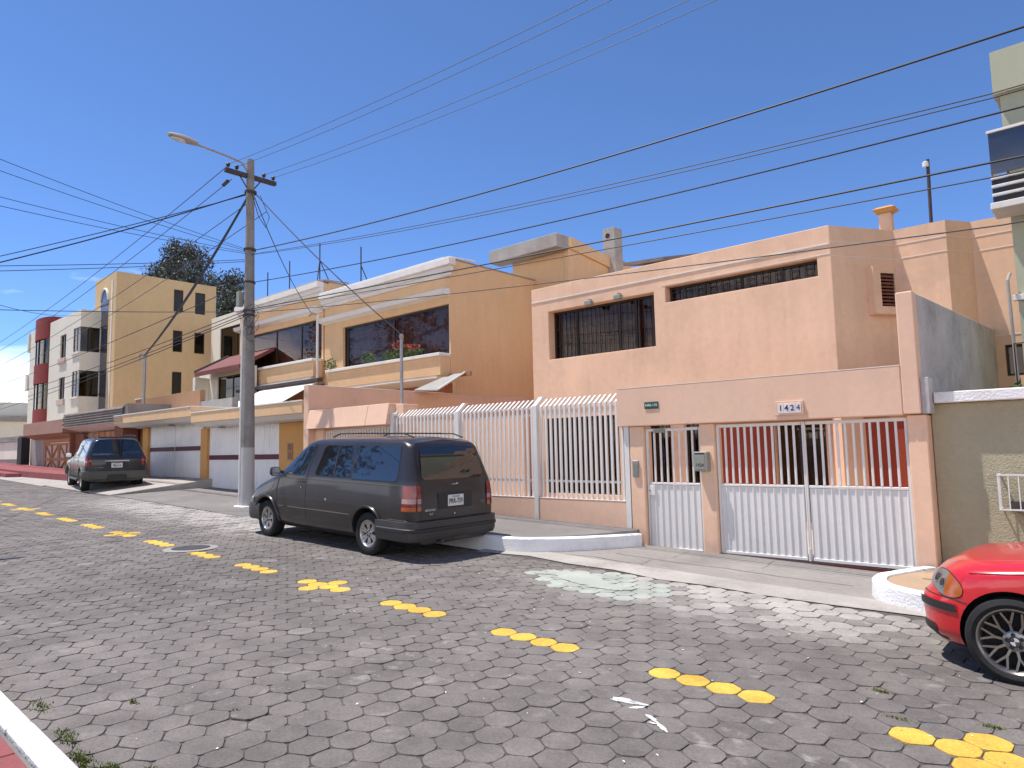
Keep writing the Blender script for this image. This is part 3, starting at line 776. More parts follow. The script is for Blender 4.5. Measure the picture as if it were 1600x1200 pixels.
# angled and stepped flank
F0, F1, F2, F3, F4 = (-3.74, 13.0), (-2.96, 14.205), (-2.114, 14.205), (-1.80, 14.692), (0.4, 14.692)
for i, (a, b) in enumerate(((F0, F1), (F1, F2), (F2, F3), (F3, F4))):
    d = Vector(b) - Vector(a); ll = d.length; d.normalize(); nn = (d.y, -d.x)
    hole = []
    if i == 0: hole = [(.93, 1.40, 4.27, 4.93)]
    if i == 3: hole = [(.35, 2.0, 2.9, 3.45)]
    wall_panel('wall', MT['peach'], ph, a, tuple(d), nn, ll - .002, .1, Z_TOP - .01, hole, .22)
    for z in (5.46, 5.19, 3.62):
        if z < 4 and i < 2: continue
        g = MB(); g.obox(a, tuple(d), nn, .004, ll - .004, -.01, .007, z, z + .016); g.build('pale_line', MT['peach_light'], ph)  # pale strip paints the light caught along each plaster groove
    if i == 0:
        window(ph, a, tuple(d), nn, .93, 1.40, 4.27, 4.93, inset=.03, fw=.03, name='louvre_window')
        lv = MB()
        for k in range(9): lv.obox(a, tuple(d), nn, .965, 1.365, -.02, .0, 4.32 + k * .066, 4.355 + k * .066)
        lv.build('louvre', MT['brick'], ph)
        hb = MB()
        hb.obox(a, tuple(d), nn, .76, .925, .002, .16, 4.12, 5.0); hb.obox(a, tuple(d), nn, .925, 1.42, .002, .16, 4.12, 4.262)
        hb.build('window_surround', MT['peach'], ph)
    if i == 3: window(ph, a, tuple(d), nn, .35, 2.0, 2.9, 3.45, inset=.08, fw=.04)
g = MB(); g.box(-10.86, -3.752, 12.985, 13.01, 5.415, 5.436); g.build('pale_line', MT['white_metal'], ph)  # thin white cable along the facade
g = MB(); g.box(-7.2, -3.752, 12.992, 13.01, 5.235, 5.247); g.build('pale_line', MT['white_metal'], ph)
rf = MB(); rf.prism([(-10.6, 13.31), (-3.9, 13.31), (-3.1, 14.5), (-2.3, 14.5), (-1.95, 15.0), (.35, 15.0), (.35, 24), (-10.6, 24)], 5.45, 5.56)
rf.build('roof', MT['concrete'], ph)
boxobj('wall', MT['peach'], ph, -10.868, -10.62, 13.302, 24, .1, Z_TOP - .004)
boxobj('wall', MT['peach'], ph, .2, .398, 14.915, 24, .1, Z_TOP - .02)
boxobj('wall', MT['peach'], ph, -10.61, .19, 23.8, 24, .1, Z_TOP - .02)
ch = MB(); ch.box(-3.24, -3.02, 14.45, 14.67, 5.5, 6.2); cho = ch.build('chimney', MT['peach'], ph, bevel=.01)
cc = MB(); cc.add([(-3.24, 14.45, 6.2), (-3.02, 14.45, 6.2), (-3.02, 14.67, 6.2), (-3.24, 14.67, 6.2), (-3.33, 14.36, 6.28), (-2.93, 14.36, 6.28), (-2.93, 14.76, 6.28), (-3.33, 14.76, 6.28),
                   (-3.25, 14.44, 6.33), (-3.01, 14.44, 6.33), (-3.01, 14.68, 6.33), (-3.25, 14.68, 6.33)],
                  [(0, 1, 5, 4), (1, 2, 6, 5), (2, 3, 7, 6), (3, 0, 4, 7), (4, 5, 9, 8), (5, 6, 10, 9), (6, 7, 11, 10), (7, 4, 8, 11), (8, 9, 10, 11)])
cc.build('chimney_cap', MT['orange_deep'], cho, local=True)
an = empty('roof_antenna', (-2.8, 17, 5.56), 'thin dark antenna mast standing on the peach house roof', 'antenna')
t = MB(); t.tube([(-2.8, 17, 5.5), (-2.78, 17, 6.8), (-2.76, 17, 7.95)], .035, 8); t.build('mast', MT['dark_steel'], an)
t = MB(); t.lathe([(.0, 0), (.06, .0), (.06, .10), (.03, .12), (0, .12)], (-2.80, 16.95, 7.78), seg=10); t.build('lamp_head', MT['white_metal'], an)
for k, (x, z) in enumerate(((-9.05, 5.16), (-8.25, 5.17))):
    fl = empty('floodlight', (x, 12.97, z), ('pale floodlight over the peach house window, the left of two', 'pale floodlight over the peach house window, the right of two')[k], 'lamp', 'floodlights over the peach window')
    t = MB(); t.box(x - .09, x + .09, 12.84, 12.97, z - .07, z + .03); t.build('housing', MT['mail_grey'], fl, bevel=.01)
    t = MB(); t.box(x - .03, x + .03, 12.90, 12.999, z + .03, z + .08); t.build('bracket', MT['steel'], fl)

# ------------------------------------------------------------------ gate wall, gates, door, small fittings
gw = empty('gate_wall', (-4.2, 10, .1), 'pinkish beam on peach pillars framing the white door and garage gate', 'wall')
bm_ = MB(); bm_.box(-6.46, -2.103, 9.93, 10.14, 2.15, 2.79); bm_.build('beam', MT['peach_pink'], gw, bevel=.012)
bm_ = MB(); bm_.box(-6.462, -2.103, 9.928, 10.142, 2.791, 2.803); bm_.build('beam_lit_edge', MT['peach_light'], gw)  # sunlit top edge of the beam, put in as a pale strip
boxobj('end_pillar', MT['peach_pink'], gw, -2.10, -1.90, 9.928, 10.14, 2.16, 3.75, bevel=.012)
for a, b in ((-6.27, -6.0), (-4.99, -4.745), (-2.085, -1.86)): boxobj('pillar', MT['peach'], gw, a, b, 10.0, 10.28, 0.02, 2.148, bevel=.012)

def bar_gate(parent, x0, x1, zb, zm, zt, n, y=10.06, lock=False, thin=0):
    f = MB(); w = .035
    f.box(x0, x0 + (w if thin != 1 else .022), y, y + .04, zb, zt); f.box(x1 - (w if thin != 2 else .022), x1, y, y + .04, zb, zt)
    f.box(x0 + w, x1 - w, y, y + .04, zt - .045, zt); f.box(x0 + w, x1 - w, y, y + .04, zb, zb + .04); f.box(x0 + w, x1 - w, y + .006, y + .04, zm - .02, zm + .015)
    f.build('frame', MT['white_metal'], parent, bevel=.004)
    sp_ = (x1 - x0 - 2 * w) / n
    bar = MB(); bar.box(-.015, .015, 0, .03, zm + .02, zt - .045); bm2 = bar.mesh('bar', MT['white_metal'], bevel=.004)
    for i in range(1, n): link('bar', bm2, parent, loc=(x0 + w + sp_ * i, y + .005, 0))
    rows = []
    a = x0 + w
    pts = []
    for i in range(n):
        c0 = a + sp_ * i
        pts += [(c0, .024), (c0 + sp_ * .70, .024), (c0 + sp_ * .80, .004), (c0 + sp_ * .92, .004)]
    pts.append((x1 - w, .024))
    for z in (zb + .04, zm - .025): rows.append([(px_, y + dy, z) for px_, dy in pts])
    sh = MB(); sh.grid(rows); sh.build('ribbed_panel', MT['white_metal'], parent, recalc=False)
    if lock:
        k = MB(); k.box(x0 + .01, x0 + .14, y - .012, y + .0, zm - .20, zm - .03); k.build('lock_plate', MT['white_metal'], parent, bevel=.003)
        k = MB(); k.lathe([(0, -.012), (.012, -.012), (.012, 0)], (x0 + .05, y - .012, zm - .12), axis='y', seg=10); k.build('keyhole', MT['dark_steel'], parent)
dg = empty('pedestrian_door', (-5.5, 10.06, .15), 'narrow white metal door with vertical bars beside the grey mailbox', 'door')
bar_gate(dg, -5.985, -5.0, .135, 1.20, 2.10, 8, lock=True)
gg = empty('garage_gate', (-3.4, 10.06, .15), 'wide white metal garage gate with vertical bars under the house number tile', 'gate')
bar_gate(gg, -4.735, -3.418, .165, 1.20, 2.12, 12, thin=2)
bar_gate(gg, -3.416, -2.095, .165, 1.20, 2.12, 12, thin=1)
for i in (-4.742, -2.098):
    pass
boxobj('threshold', MT['red_wall'], gg, -4.74, -2.09, 10.08, 10.14, -.05, .12)
bt = MB(); bt.box(-3.43, -3.405, 10.04, 10.058, .16, .34); bt.build('drop_bolt', MT['white_metal'], gg, bevel=.003)
boxobj('threshold', MT['brown_recess'], dg, -5.98, -5.0, 10.08, 10.14, 0, .11)
cl_ = MB(); cl_.box(-5.82, -5.62, 10.03, 10.058, 2.03, 2.09); cl_.build('door_closer', MT['mail_grey'], dg)

mbx = empty('mailbox', (-4.93, 9.93, 1.41), 'grey metal mailbox with figures, on the pillar between the white door and gate', 'mailbox')
t = MB(); t.box(-5.04, -4.82, 9.88, 9.998, 1.41, 1.71); t.build('box', MT['mail_grey'], mbx, bevel=.008)
t = MB(); t.box(-5.02, -4.86, 9.872, 9.879, 1.675, 1.69); t.build('slot', MT['black'], mbx)
t = MB(); t.box(-5.022, -4.858, 9.874, 9.8795, 1.44, 1.66); t.build('flap', MT['mail_grey'], mbx, bevel=.002)
text_mesh('figures', '1424', .07, MT['ink'], mbx, Matrix.Translation((-.0, 0, 0)) @ face_matrix((-4.94, 9.872, 1.505), (1, 0, 0), (0, 0, 1)), local=False)
ic = empty('intercom', (-6.15, 9.99, 1.3), 'small grey intercom panel on the pillar left of the white door', 'intercom')
t = MB(); t.box(-6.21, -6.10, 9.965, 9.999, 1.30, 1.575); t.build('panel', MT['steel'], ic, bevel=.004)
for r in range(4):
    for c in range(2):
        t = MB(); t.box(-6.195 + c * .045, -6.16 + c * .045, 9.958, 9.966, 1.33 + r * .055, 1.365 + r * .055); t.build('button', MT['mail_grey'], ic)
sg = empty('street_number_sign', (-5.78, 9.92, 2.42), 'small dark green sign with pale figures on the pink beam', 'sign')
t = MB(); t.box(-5.905, -5.645, 9.915, 9.927, 2.425, 2.54); t.build('plate', MT['sign_green'], sg, bevel=.003)
text_mesh('figures', 'N40-110', .062, MT['sign_white'], sg, face_matrix((-5.775, 9.913, 2.483), (1, 0, 0), (0, 0, 1)), local=False, bold=.001)
nt_ = empty('house_number_tile', (-3.53, 9.92, 2.21), 'pale tile with blue figures 1424 above the garage gate', 'sign')
t = MB(); t.box(-3.74, -3.34, 9.895, 9.927, 2.215, 2.415); t.build('backing', MT['peach_pink'], nt_, bevel=.004)
for k in range(4):
    t = MB(); t.box(-3.69 + k * .082, -3.611 + k * .082, 9.886, 9.894, 2.245, 2.385); tl = t.build('tile', MT['tile_white'], nt_, bevel=.002)
    text_mesh('figure', '1424'[k], .115, MT['ink_blue'], nt_, face_matrix((-3.65 + k * .082, 9.884, 2.315), (1, 0, 0), (0, 0, 1)), local=False, bold=.002 if k < 3 else 0)

# ------------------------------------------------------------------ white railing fence on low peach wall
fe = empty('railing_fence', (-9.5, 10.05, .45), 'long white bar fence with slanted tips on a low peach wall', 'fence')
FX = [-12.70, -10.50, -8.36, -6.33]
bar = MB(); bar.box(-.02, .02, 0, .035, .84, 2.60)
bar.add([(-.02, 0, 2.60), (.02, 0, 2.60), (.02, .035, 2.60), (-.02, .035, 2.60), (-.02, .21, 2.755), (.02, .21, 2.755), (.02, .245, 2.755), (-.02, .245, 2.755)],
        [(0, 1, 5, 4), (1, 2, 6, 5), (2, 3, 7, 6), (3, 0, 4, 7), (4, 5, 6, 7)])
bmesh_bar = bar.mesh('bar', MT['white_metal'])
for k in range(3):
    a, b = FX[k] + .06, FX[k + 1] - .06
    n = 17
    for i in range(n): link('bar', bmesh_bar, fe, loc=(a + (b - a) * (i + .5) / n, 10.05, 0))
    for z in (2.565, 2.43, 1.18):
        t = MB(); t.box(a, b, 10.088, 10.118, z, z + .04); t.build('rail', MT['white_metal'], fe)
    t = MB(); t.box(a - .012, b + .012, 10.02, 10.17, gz(a) + .15, .88); t.build('low_wall', MT['peach_pink'], fe, bevel=.01)
    t = MB(); t.box(a - .012, b + .012, 10.015, 10.175, .881, .893); t.build('low_wall_cap', MT['peach_light'], fe)
for x in FX:
    t = MB(); t.box(x - .045, x + .045, 10.0, 10.09, gz(x) + .16, 2.62)
    t.add([(x - .045, 10.0, 2.62), (x + .045, 10.0, 2.62), (x + .045, 10.09, 2.62), (x - .045, 10.09, 2.62),
           (x - .045, 10.21, 2.80), (x + .045, 10.21, 2.80), (x + .045, 10.30, 2.80), (x - .045, 10.30, 2.80)], [(0, 1, 5, 4), (1, 2, 6, 5), (2, 3, 7, 6), (3, 0, 4, 7), (4, 5, 6, 7)])
    t.build('post', MT['white_metal'], fe)

nw = empty('garden_wall', (-20, -4, .3), 'low white garden wall on the near side of the street, mirrored in the van windows', 'wall')
for k in range(7):
    t = MB(); xa = -62 + k * 9.2; t.box(xa, xa + 9.18, -4.2, -4.0, gz(xa) - .3, gz(xa + 4.6) + 1.35); t.build('wall_panel', MT['cream'], nw, bevel=.01)
lw = empty('screen_wall', (-13.5, 12.6, .2), 'low peach screen wall seen through the left bars of the white fence', 'wall')
boxobj('wall', MT['peach'], lw, -16.14, -10.875, 12.6, 12.8, .1, 2.62, bevel=.01)
# left entrance of the peach lot with its canopy
pe = empty('entrance_canopy', (-14.5, 9.95, .4), 'pink canopy over the white barred side gate behind the van', 'canopy')
for k, (a, b) in enumerate(((-16.15, -15.3), (-15.294, -13.55), (-13.544, -12.74))):
    t = MB(); t.add([(a, 9.86, 2.43), (b, 9.86, 2.43), (b, 10.5, 2.43), (a, 10.5, 2.43), (a, 9.97, 2.93), (b, 9.97, 2.93), (b, 10.5, 2.93), (a, 10.5, 2.93)],
                    [(0, 3, 2, 1), (4, 5, 6, 7), (0, 1, 5, 4), (1, 2, 6, 5), (2, 3, 7, 6), (3, 0, 4, 7)]); t.build('fascia_panel', MT['peach_pink'], pe, bevel=.008)
boxobj('pillar', MT['peach'], pe, -12.735, -12.45, 10.15, 10.6, .3, 2.9)
boxobj('pillar', MT['peach'], pe, -16.15, -15.75, 10.15, 10.6, .4, 2.425)
bg = MB()
for i in range(26): bg.box(-15.7 + i * .113, -15.665 + i * .113, 10.2, 10.23, .5, 2.36)
bg.box(-15.75, -12.74, 10.235, 10.265, 2.30, 2.38); bg.box(-15.75, -12.74, 10.235, 10.265, 1.2, 1.26)
bg.build('gate_bars', MT['white_metal'], pe)
cm = empty('security_camera', (-12.6, 9.95, 2.65), 'tiny pale security camera at the right end of the pink canopy', 'camera')
t = MB(); t.tube([(-12.6, 10.14, 2.66), (-12.6, 10.05, 2.66)], .015, 6); t.build('bracket', MT['steel'], cm)
t = MB(); t.tube([(-12.6, 10.07, 2.66), (-12.56, 9.93, 2.64)], .04, 8); t.build('body', MT['white_metal'], cm)

# dividing wall between the lots
dw = empty('dividing_wall', (-16.3, 12.5, .4), 'tall greyish pink party wall running back beside the orange garage', 'wall')
boxobj('wall', MT['peach_pink'], dw, -16.40, -16.15, 9.95, 19.3, .2, 3.60, bevel=.012)
boxobj('coping', MT['peach_light'], dw, -16.403, -16.147, 9.948, 19.3, 3.601, 3.62)
# mast in the peach lot carrying a service cable
ms = empty('service_mast', (-12.93, 10.5, .4), 'grey pipe mast with a round cap behind the white fence', 'mast')
t = MB(); t.tube([(-12.95, 10.5, .3), (-12.93, 10.5, 4.55)], .04, 10); t.build('pipe', MT['steel'], ms)
t = MB(); t.lathe([(0, .10), (.045, .09), (.06, .04), (.055, 0), (.042, -.02)], (-12.93, 10.5, 4.55), seg=12); t.build('cap', MT['lamp_head'], ms, smooth=50)

# grey boundary wall on the right of the peach lot
GD = Vector((0.0702, 0.9975))
bw = empty('boundary_wall', (-1.9, 12, .1), 'stained grey concrete side wall rising above the olive wall', 'wall')
t = MB(); a = Vector((-1.90, 10.145)); nrm = Vector((GD.y, -GD.x)); e_ = a + GD * 8.2
q = [a - nrm * .18, a, e_, e_ - nrm * .18]
t.prism([tuple(v) for v in q], .05, 3.745); t.build('wall', MT['grey_wall'], bw, bevel=.01)
boxobj('front_face', MT['grey_wall'], bw, -1.898, -1.80, 9.97, 10.24, 2.16, 2.62)
t = MB(); ps = [a + GD * (.2 + i * .4) - nrm * .09 for i in range(20)]
t.tube([(p_.x, p_.y, 3.755) for p_ in ps], .018, 6); t.build('top_cable', MT['black'], bw)

# ------------------------------------------------------------------ olive garden wall on the right, meter cage, green building
ow = empty('garden_wall', (1, 10.3, 0), 'olive rough stucco street wall with grey coping behind the red car', 'wall')
boxobj('wall', MT['green_wall'], ow, -1.855, 7, 10.26, 10.5, -.2, 2.29, bevel=.01)
boxobj('coping', MT['white_kerb'], ow, -1.79, 7, 10.13, 10.6, 2.292, 2.43, bevel=.01)
boxobj('plinth', MT['white_kerb'], ow, -1.85, -1.2, 10.2, 10.258, .1, .27, bevel=.01)
mc = empty('meter_cage', (-.7, 10.1, .97), 'white wire cage fixed to the olive wall above the red car', 'cage')
x0, x1, y0, y1, z0, z1 = -1.18, -.35, 10.02, 10.255, .97, 1.38
for z in (z0, z1):
    t = MB(); t.box(x0, x1, y0, y0 + .018, z, z + .018); t.box(x0, x0 + .018, y0 + .018, y1, z, z + .018); t.build('hoop', MT['white_metal'], mc)
for i in range(9):
    t = MB(); xx = x0 + .003 + i * .1; t.box(xx, xx + .012, y0 + .003, y0 + .015, z0 + .018, z1); t.build('bar', MT['white_metal'], mc)
for i in range(2):
    t = MB(); t.box(x0 + .003, x0 + .013, y0 + .08 + i * .08, y0 + .09 + i * .08, z0 + .018, z1); t.build('bar', MT['white_metal'], mc)
t = MB(); t.box(x0 + .1, x1, y0 + .06, y1 - .01, z0 - .002, z0 + .1); t.build('shelf_box', MT['dark_steel'], mc)
t = MB(); t.tube([(-1.1, 10.254, .98), (-.9, 10.254, .86), (-.55, 10.254, .70)], .006, 5); t.build('conduit', MT['mail_grey'], mc)

gb = empty('apartment_building', (2, 13, 0), 'pale green building with a dark glass balcony at the right edge', 'building')
wall_panel('wall', MT['green_bldg'], gb, (-1.06, 13.0), UX, NY, 8, .1, 7.3, [(.2, 3.5, 4.03, 5.15)], .25)
boxobj('side_wall', MT['green_bldg'], gb, -1.058, -.85, 13.252, 16.5, .1, 7.29)
wall_panel('parapet', MT['green_bldg'], gb, (-1.14, 12.9), UX, NY, 8, 7.25, 7.95, [], .3)
boxobj('parapet_side', MT['green_bldg'], gb, -1.139, -.9, 13.202, 16.5, 7.301, 7.95)
boxobj('roof', MT['concrete'], gb, -.85, 6.9, 13.26, 16.5, 7.12, 7.25)
window(gb, (-1.06, 13.0), UX, NY, .2, 3.5, 4.03, 5.15, inset=.08, mull=(1.2, 2.3), fw=.06, glass='glass_clear')
boxobj('sill', MT['white_trim'], gb, -1.12, 3.2, 12.93, 12.998, 3.93, 4.02)
boxobj('balcony_floor', MT['white_trim'], gb, -1.24, 6, 12.35, 12.998, 5.26, 5.36, bevel=.008)
bg_ = MB(); bg_.box(-1.20, 6, 12.37, 12.39, 5.80, 6.44); bg_.build('balcony_glass', MT['glass_blue'], gb)
bg_ = MB(); bg_.box(-1.20, -1.18, 12.392, 12.995, 5.80, 6.44); bg_.build('balcony_glass', MT['glass_blue'], gb)
boxobj('handrail', MT['white_trim'], gb, -1.22, 6, 12.35, 12.41, 6.441, 6.48)
for z in (5.40, 5.53, 5.66):
    boxobj('slat', MT['white_trim'], gb, -1.21, 6, 12.36, 12.39, z + .06, z + .10)
    boxobj('dark_slat', MT['plastic_black'], gb, -1.205, 6, 12.392, 12.41, z - .03, z + .058)
t = MB(); t.tube([(-1.14, 12.85, 2.5), (-1.16, 12.85, 4.25), (-1.13, 12.93, 4.36)], .024, 10); t.build('drain_pipe', MT['concrete_pale'], gb)
t = MB(); t.tube([(-1.10, 12.3, 2.5), (-1.10, 12.3, 3.2), (-.6, 12.3, 3.2)], .012, 6); t.build('cable_loop', MT['wire'], gb)

def leaf_cloud(mb, centre, rad3, count, size, rnd, droop=0.0, mi=0):
    for _ in range(count):
        while True:
            q = Vector((rnd.uniform(-1, 1), rnd.uniform(-1, 1), rnd.uniform(-1, 1)))
            if .25 < q.length < 1: break
        p = Vector((centre[0] + q.x * rad3[0], centre[1] + q.y * rad3[1], centre[2] + q.z * rad3[2]))
        d = Vector((rnd.uniform(-1, 1), rnd.uniform(-1, 1), rnd.uniform(-1, .6) - droop)).normalized()
        w = d.cross(Vector((rnd.uniform(-1, 1), rnd.uniform(-1, 1), rnd.uniform(-1, 1)))).normalized()
        s = size * rnd.uniform(.6, 1.3)
        mb.face([p - d * s, p + w * s * .32, p + d * s, p - w * s * .32], mi)
rnd = random.Random(3)
for k, (x, y, z, h, lab) in enumerate(((-.95, 11.6, 2.3, .35, 'low green shrub behind the olive wall beside the drain pipe'),)):
    p_ = empty('garden_shrub', (x, y, z - .4), lab, 'shrub')
    t = MB(); t.tube([(x, y, .1), (x, y, z)], .03, 6); t.build('stem', MT['bark'], p_)
    t = MB(); leaf_cloud(t, (x + .3, y, z + .12), (.55, .3, .25), 320, .05, rnd); t.build('foliage', MT['leaf_green'], p_, recalc=False)

# ------------------------------------------------------------------ twin orange houses with planters
def orange_house(label, x0, x1, dz, mulls, right_side, pipe):
    """x0..x1 along the street; facade at y=15.2; dz raises the upper storey"""
    Y = 15.2
    h = empty('house', ((x0 + x1) / 2, Y, .6), label, 'house')
    W = x1 - x0
    a0, a1 = (1.25, W - .06) if not pipe else (.9, W - .12)
    zw0, zw1 = 4.93 + dz, 6.6 + dz
    wall_panel('wall', MT['orange'], h, (x0, Y), UX, NY, W, 4.2 + dz, 8.0 + dz, [(a0, a1, zw0, zw1)], .25)
    window(h, (x0, Y), UX, NY, a0, a1, zw0, zw1, inset=.10, mull=[a0 + (a1 - a0) * q for q in mulls], fw=.07, curtain='curtain_pale', room=True, glass='glass_light')
    # recessed red-brown ground floor
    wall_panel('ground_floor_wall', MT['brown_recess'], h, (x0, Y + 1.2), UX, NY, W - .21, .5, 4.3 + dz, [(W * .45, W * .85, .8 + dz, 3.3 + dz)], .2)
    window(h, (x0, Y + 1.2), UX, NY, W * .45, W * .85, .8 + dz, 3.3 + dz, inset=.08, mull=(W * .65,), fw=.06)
    boxobj('soffit', MT['white_trim'], h, x0, x1 - .21, Y - .44, Y + 1.2, 4.12 + dz, 4.198 + dz)
    # stepped white cornice and a lower band
    for k, (o_, za, zb) in enumerate(((.10, 7.52, 7.66), (.19, 7.662, 7.82), (.30, 7.822, 8.04))):
        t = MB(); t.box(x0 + (.0 if right_side else 0), x1 + (o_ if not right_side else .02), Y - o_, Y - .002, za + dz, zb + dz); t.build('cornice', MT['white_trim'], h, bevel=.01)
    t = MB(); t.add([(x0, Y - .34, 7.05 + dz), (x1, Y - .34, 7.05 + dz), (x1, Y - .002, 7.10 + dz), (x0, Y - .002, 7.10 + dz), (x0, Y - .30, 6.90 + dz), (x1, Y - .30, 6.90 + dz), (x1, Y - .002, 6.84 + dz), (x0, Y - .002, 6.84 + dz)],
                    [(0, 1, 2, 3), (4, 7, 6, 5), (0, 4, 5, 1), (1, 5, 6, 2), (2, 6, 7, 3), (3, 7, 4, 0)]); t.build('band', MT['white_trim'], h)
    # planter box under the window
    t = MB(); t.box(x0 + a0 - .35, x1 - .02, Y - .45, Y - .002, 4.2 + dz, 4.82 + dz); t.build('planter', MT['orange'], h, bevel=.01)
    t = MB(); t.box(x0 + a0 - .42, x1 + .01, Y - .52, Y - .001, 4.822 + dz, 4.93 + dz); t.build('planter_coping', MT['white_trim'], h, bevel=.012)
    # flank and roof
    t = MB(); t.add([(x1 - .2, Y + .252, .4), (x1, Y + .252, .4), (x1, 22, .4), (x1 - .2, 22, .4), (x1 - .2, Y + .252, 8.08 + dz), (x1, Y + .252, 8.08 + dz), (x1, 22, 8.25 + dz), (x1 - .2, 22, 8.25 + dz)],
                    [(0, 3, 2, 1), (4, 5, 6, 7), (0, 1, 5, 4), (1, 2, 6, 5), (2, 3, 7, 6), (3, 0, 4, 7)]); t.build('side_wall', MT['orange'], h)
    t = MB(); t.box(x1 - .24, x1 + .03, Y - .02, 22, 8.09 + dz, 8.13 + dz); t.build('parapet_cap', MT['concrete'], h)
    boxobj('roof', MT['concrete'], h, x0, x1 - .21, Y + .26, 22, 7.8 + dz, 7.9 + dz)
    t = MB(); t.tube([(x0 + .02, Y - .22, 8.085 + dz), (x1 - .05, Y - .22, 8.085 + dz), (x1 + .0, Y + .05, 8.16 + dz), (x1, Y + 1.2, 8.22 + dz)], .035, 8)
    t.build('roof_pipe', MT['white_metal'] if not right_side else MT['concrete_pale'], h)
    return h
h2 = orange_house('orange two-storey house with flowers in the planter under its wide dark window', -23.52, -16.2, 0, (.03, .5), False, False)
h1 = orange_house('orange two-storey house behind the street light pole', -30.6, -23.62, .58, (.38, .72), True, True)
t = MB(); t.tube([(-23.48, 14.84, 4.6), (-23.48, 14.84, 7.25)], .05, 8); t.build('service_pipe', MT['white_metal'], h2)
t = MB(); t.tube([(-23.48, 14.84, 7.25), (-23.6, 14.7, 7.3), (-23.72, 14.6, 7.2)], .06, 8); t.build('pipe_head', MT['lamp_head'], h2)
# geraniums in the planter
rnd = random.Random(11)
for k, (x, hgt, red, lab) in enumerate(((-22.6, .45, 0, 'small green plant at the left end of the flower planter'), (-20.2, .5, 0, 'yellow green plant in the flower planter left of the red geraniums'),
                                        (-19.0, .35, 0, 'low green plant in the middle of the flower planter'), (-18.3, .65, 1, 'red geranium standing tallest in the flower planter'), (-17.6, .35, 1, 'low red geranium near the right end of the flower planter'))):
    p_ = empty('potted_flower', (x, 14.9, 4.9), lab, 'plant', 'plants in the planter')
    t = MB(); t.tube([(x, 14.9, 4.8), (x, 14.9, 4.9 + hgt * .7)], .02, 5); t.build('stem', MT['leaf_green'], p_)
    t = MB(); leaf_cloud(t, (x, 14.85, 4.98 + hgt * .4), (.42, .18, hgt * .5), 140, .06, rnd); t.build('foliage', MT['leaf_green'], p_, recalc=False)
    if red:
        t = MB(); leaf_cloud(t, (x, 14.75, 5.05 + hgt * .6), (.36, .16, hgt * .35), 70, .05, rnd); t.build('blossom', MT['petal'], p_, recalc=False)
# chairs' dark rails behind the twin's planter
# net posts on the twin's roof
for k, (x, z, br) in enumerate(((-29.55, 10.3, 0), (-27.6, 10.45, 0), (-25.15, 10.75, 1), (-22.2, 9.95, 1))):
    pt = empty('net_post', (x, 16, 8.4), ('leftmost thin steel post on the orange house roof, by the street light pole', 'second thin steel post from the left on the orange roof', 'tall braced steel post at the roof corner of the orange house', 'rightmost steel post, on the roof of the house with the planter flowers')[k], 'post', 'steel posts on the orange roofs')
    t = MB(); t.tube([(x, 16, 7.9), (x, 16, z)], .028, 6); t.build('shaft', MT['dark_steel'], pt)
    if br:
        for d_ in ((-.45, 0), (.75, .5)) if k == 2 else ((.5, .2),):
            t = MB(); t.tube([(x, 16, z - .75), (x + d_[0], 16 + d_[1], 8.0)], .022, 5); t.build('brace', MT['dark_steel'], pt)
# white sloping awning of the left house and grey awning on the flank of the right one
aw = empty('awning', (-25.5, 13.6, 3.6), 'bright white sloping awning sheet above the middle garage', 'awning')
t = MB()
for k in range(2):
    xa, xb = (-27.9, -25.9) if k == 0 else (-25.88, -23.2)
    xc, xd = (-27.0, -25.3) if k == 0 else (-25.28, -22.95)
    s_ = MB(); s_.add([(xa, 12.9, 3.55), (xb, 12.9, 3.55), (xd, 14.5, 4.5), (xc, 14.5, 4.5), (xa, 12.9, 3.52), (xb, 12.9, 3.52), (xd, 14.5, 4.47), (xc, 14.5, 4.47)],
                      [(0, 1, 2, 3), (7, 6, 5, 4), (0, 4, 5, 1), (1, 5, 6, 2), (2, 6, 7, 3), (3, 7, 4, 0)]); s_.build('sheet', MT['white_sheet'], aw)
t = MB(); t.box(-29.2, -22.7, 14.35, 14.6, 4.5, 4.62); t.build('head_rail', MT['dark_steel'], aw)
for x in (-27.4, -23.5):
    t = MB(); t.tube([(x, 14.5, 3.0), (x, 14.5, 4.49)], .03, 6); t.build('support', MT['dark_steel'], aw)
aw = empty('awning', (-15.5, 14.0, 3.5), 'grey sloping awning sheet against the orange flank above the party wall', 'awning')
t = MB(); t.add([(-16.15, 13.6, 3.66), (-15.07, 13.6, 3.58), (-15.45, 15.1, 4.22), (-16.15, 15.1, 4.24), (-16.15, 13.6, 3.63), (-15.07, 13.6, 3.55), (-15.45, 15.1, 4.19), (-16.15, 15.1, 4.21)],
                [(0, 1, 2, 3), (7, 6, 5, 4), (0, 4, 5, 1), (1, 5, 6, 2), (2, 6, 7, 3), (3, 7, 4, 0)]); t.build('sheet', MT['polycarb'], aw)
t = MB(); t.tube([(-15.07, 13.6, 3.59), (-15.45, 15.1, 4.24)], .03, 6); t.build('edge_rail', MT['white_metal'], aw)
t = MB(); t.box(-16.18, -15.2, 15.1, 15.16, 4.12, 4.26); t.build('head_rail', MT['brown_wall'], aw)

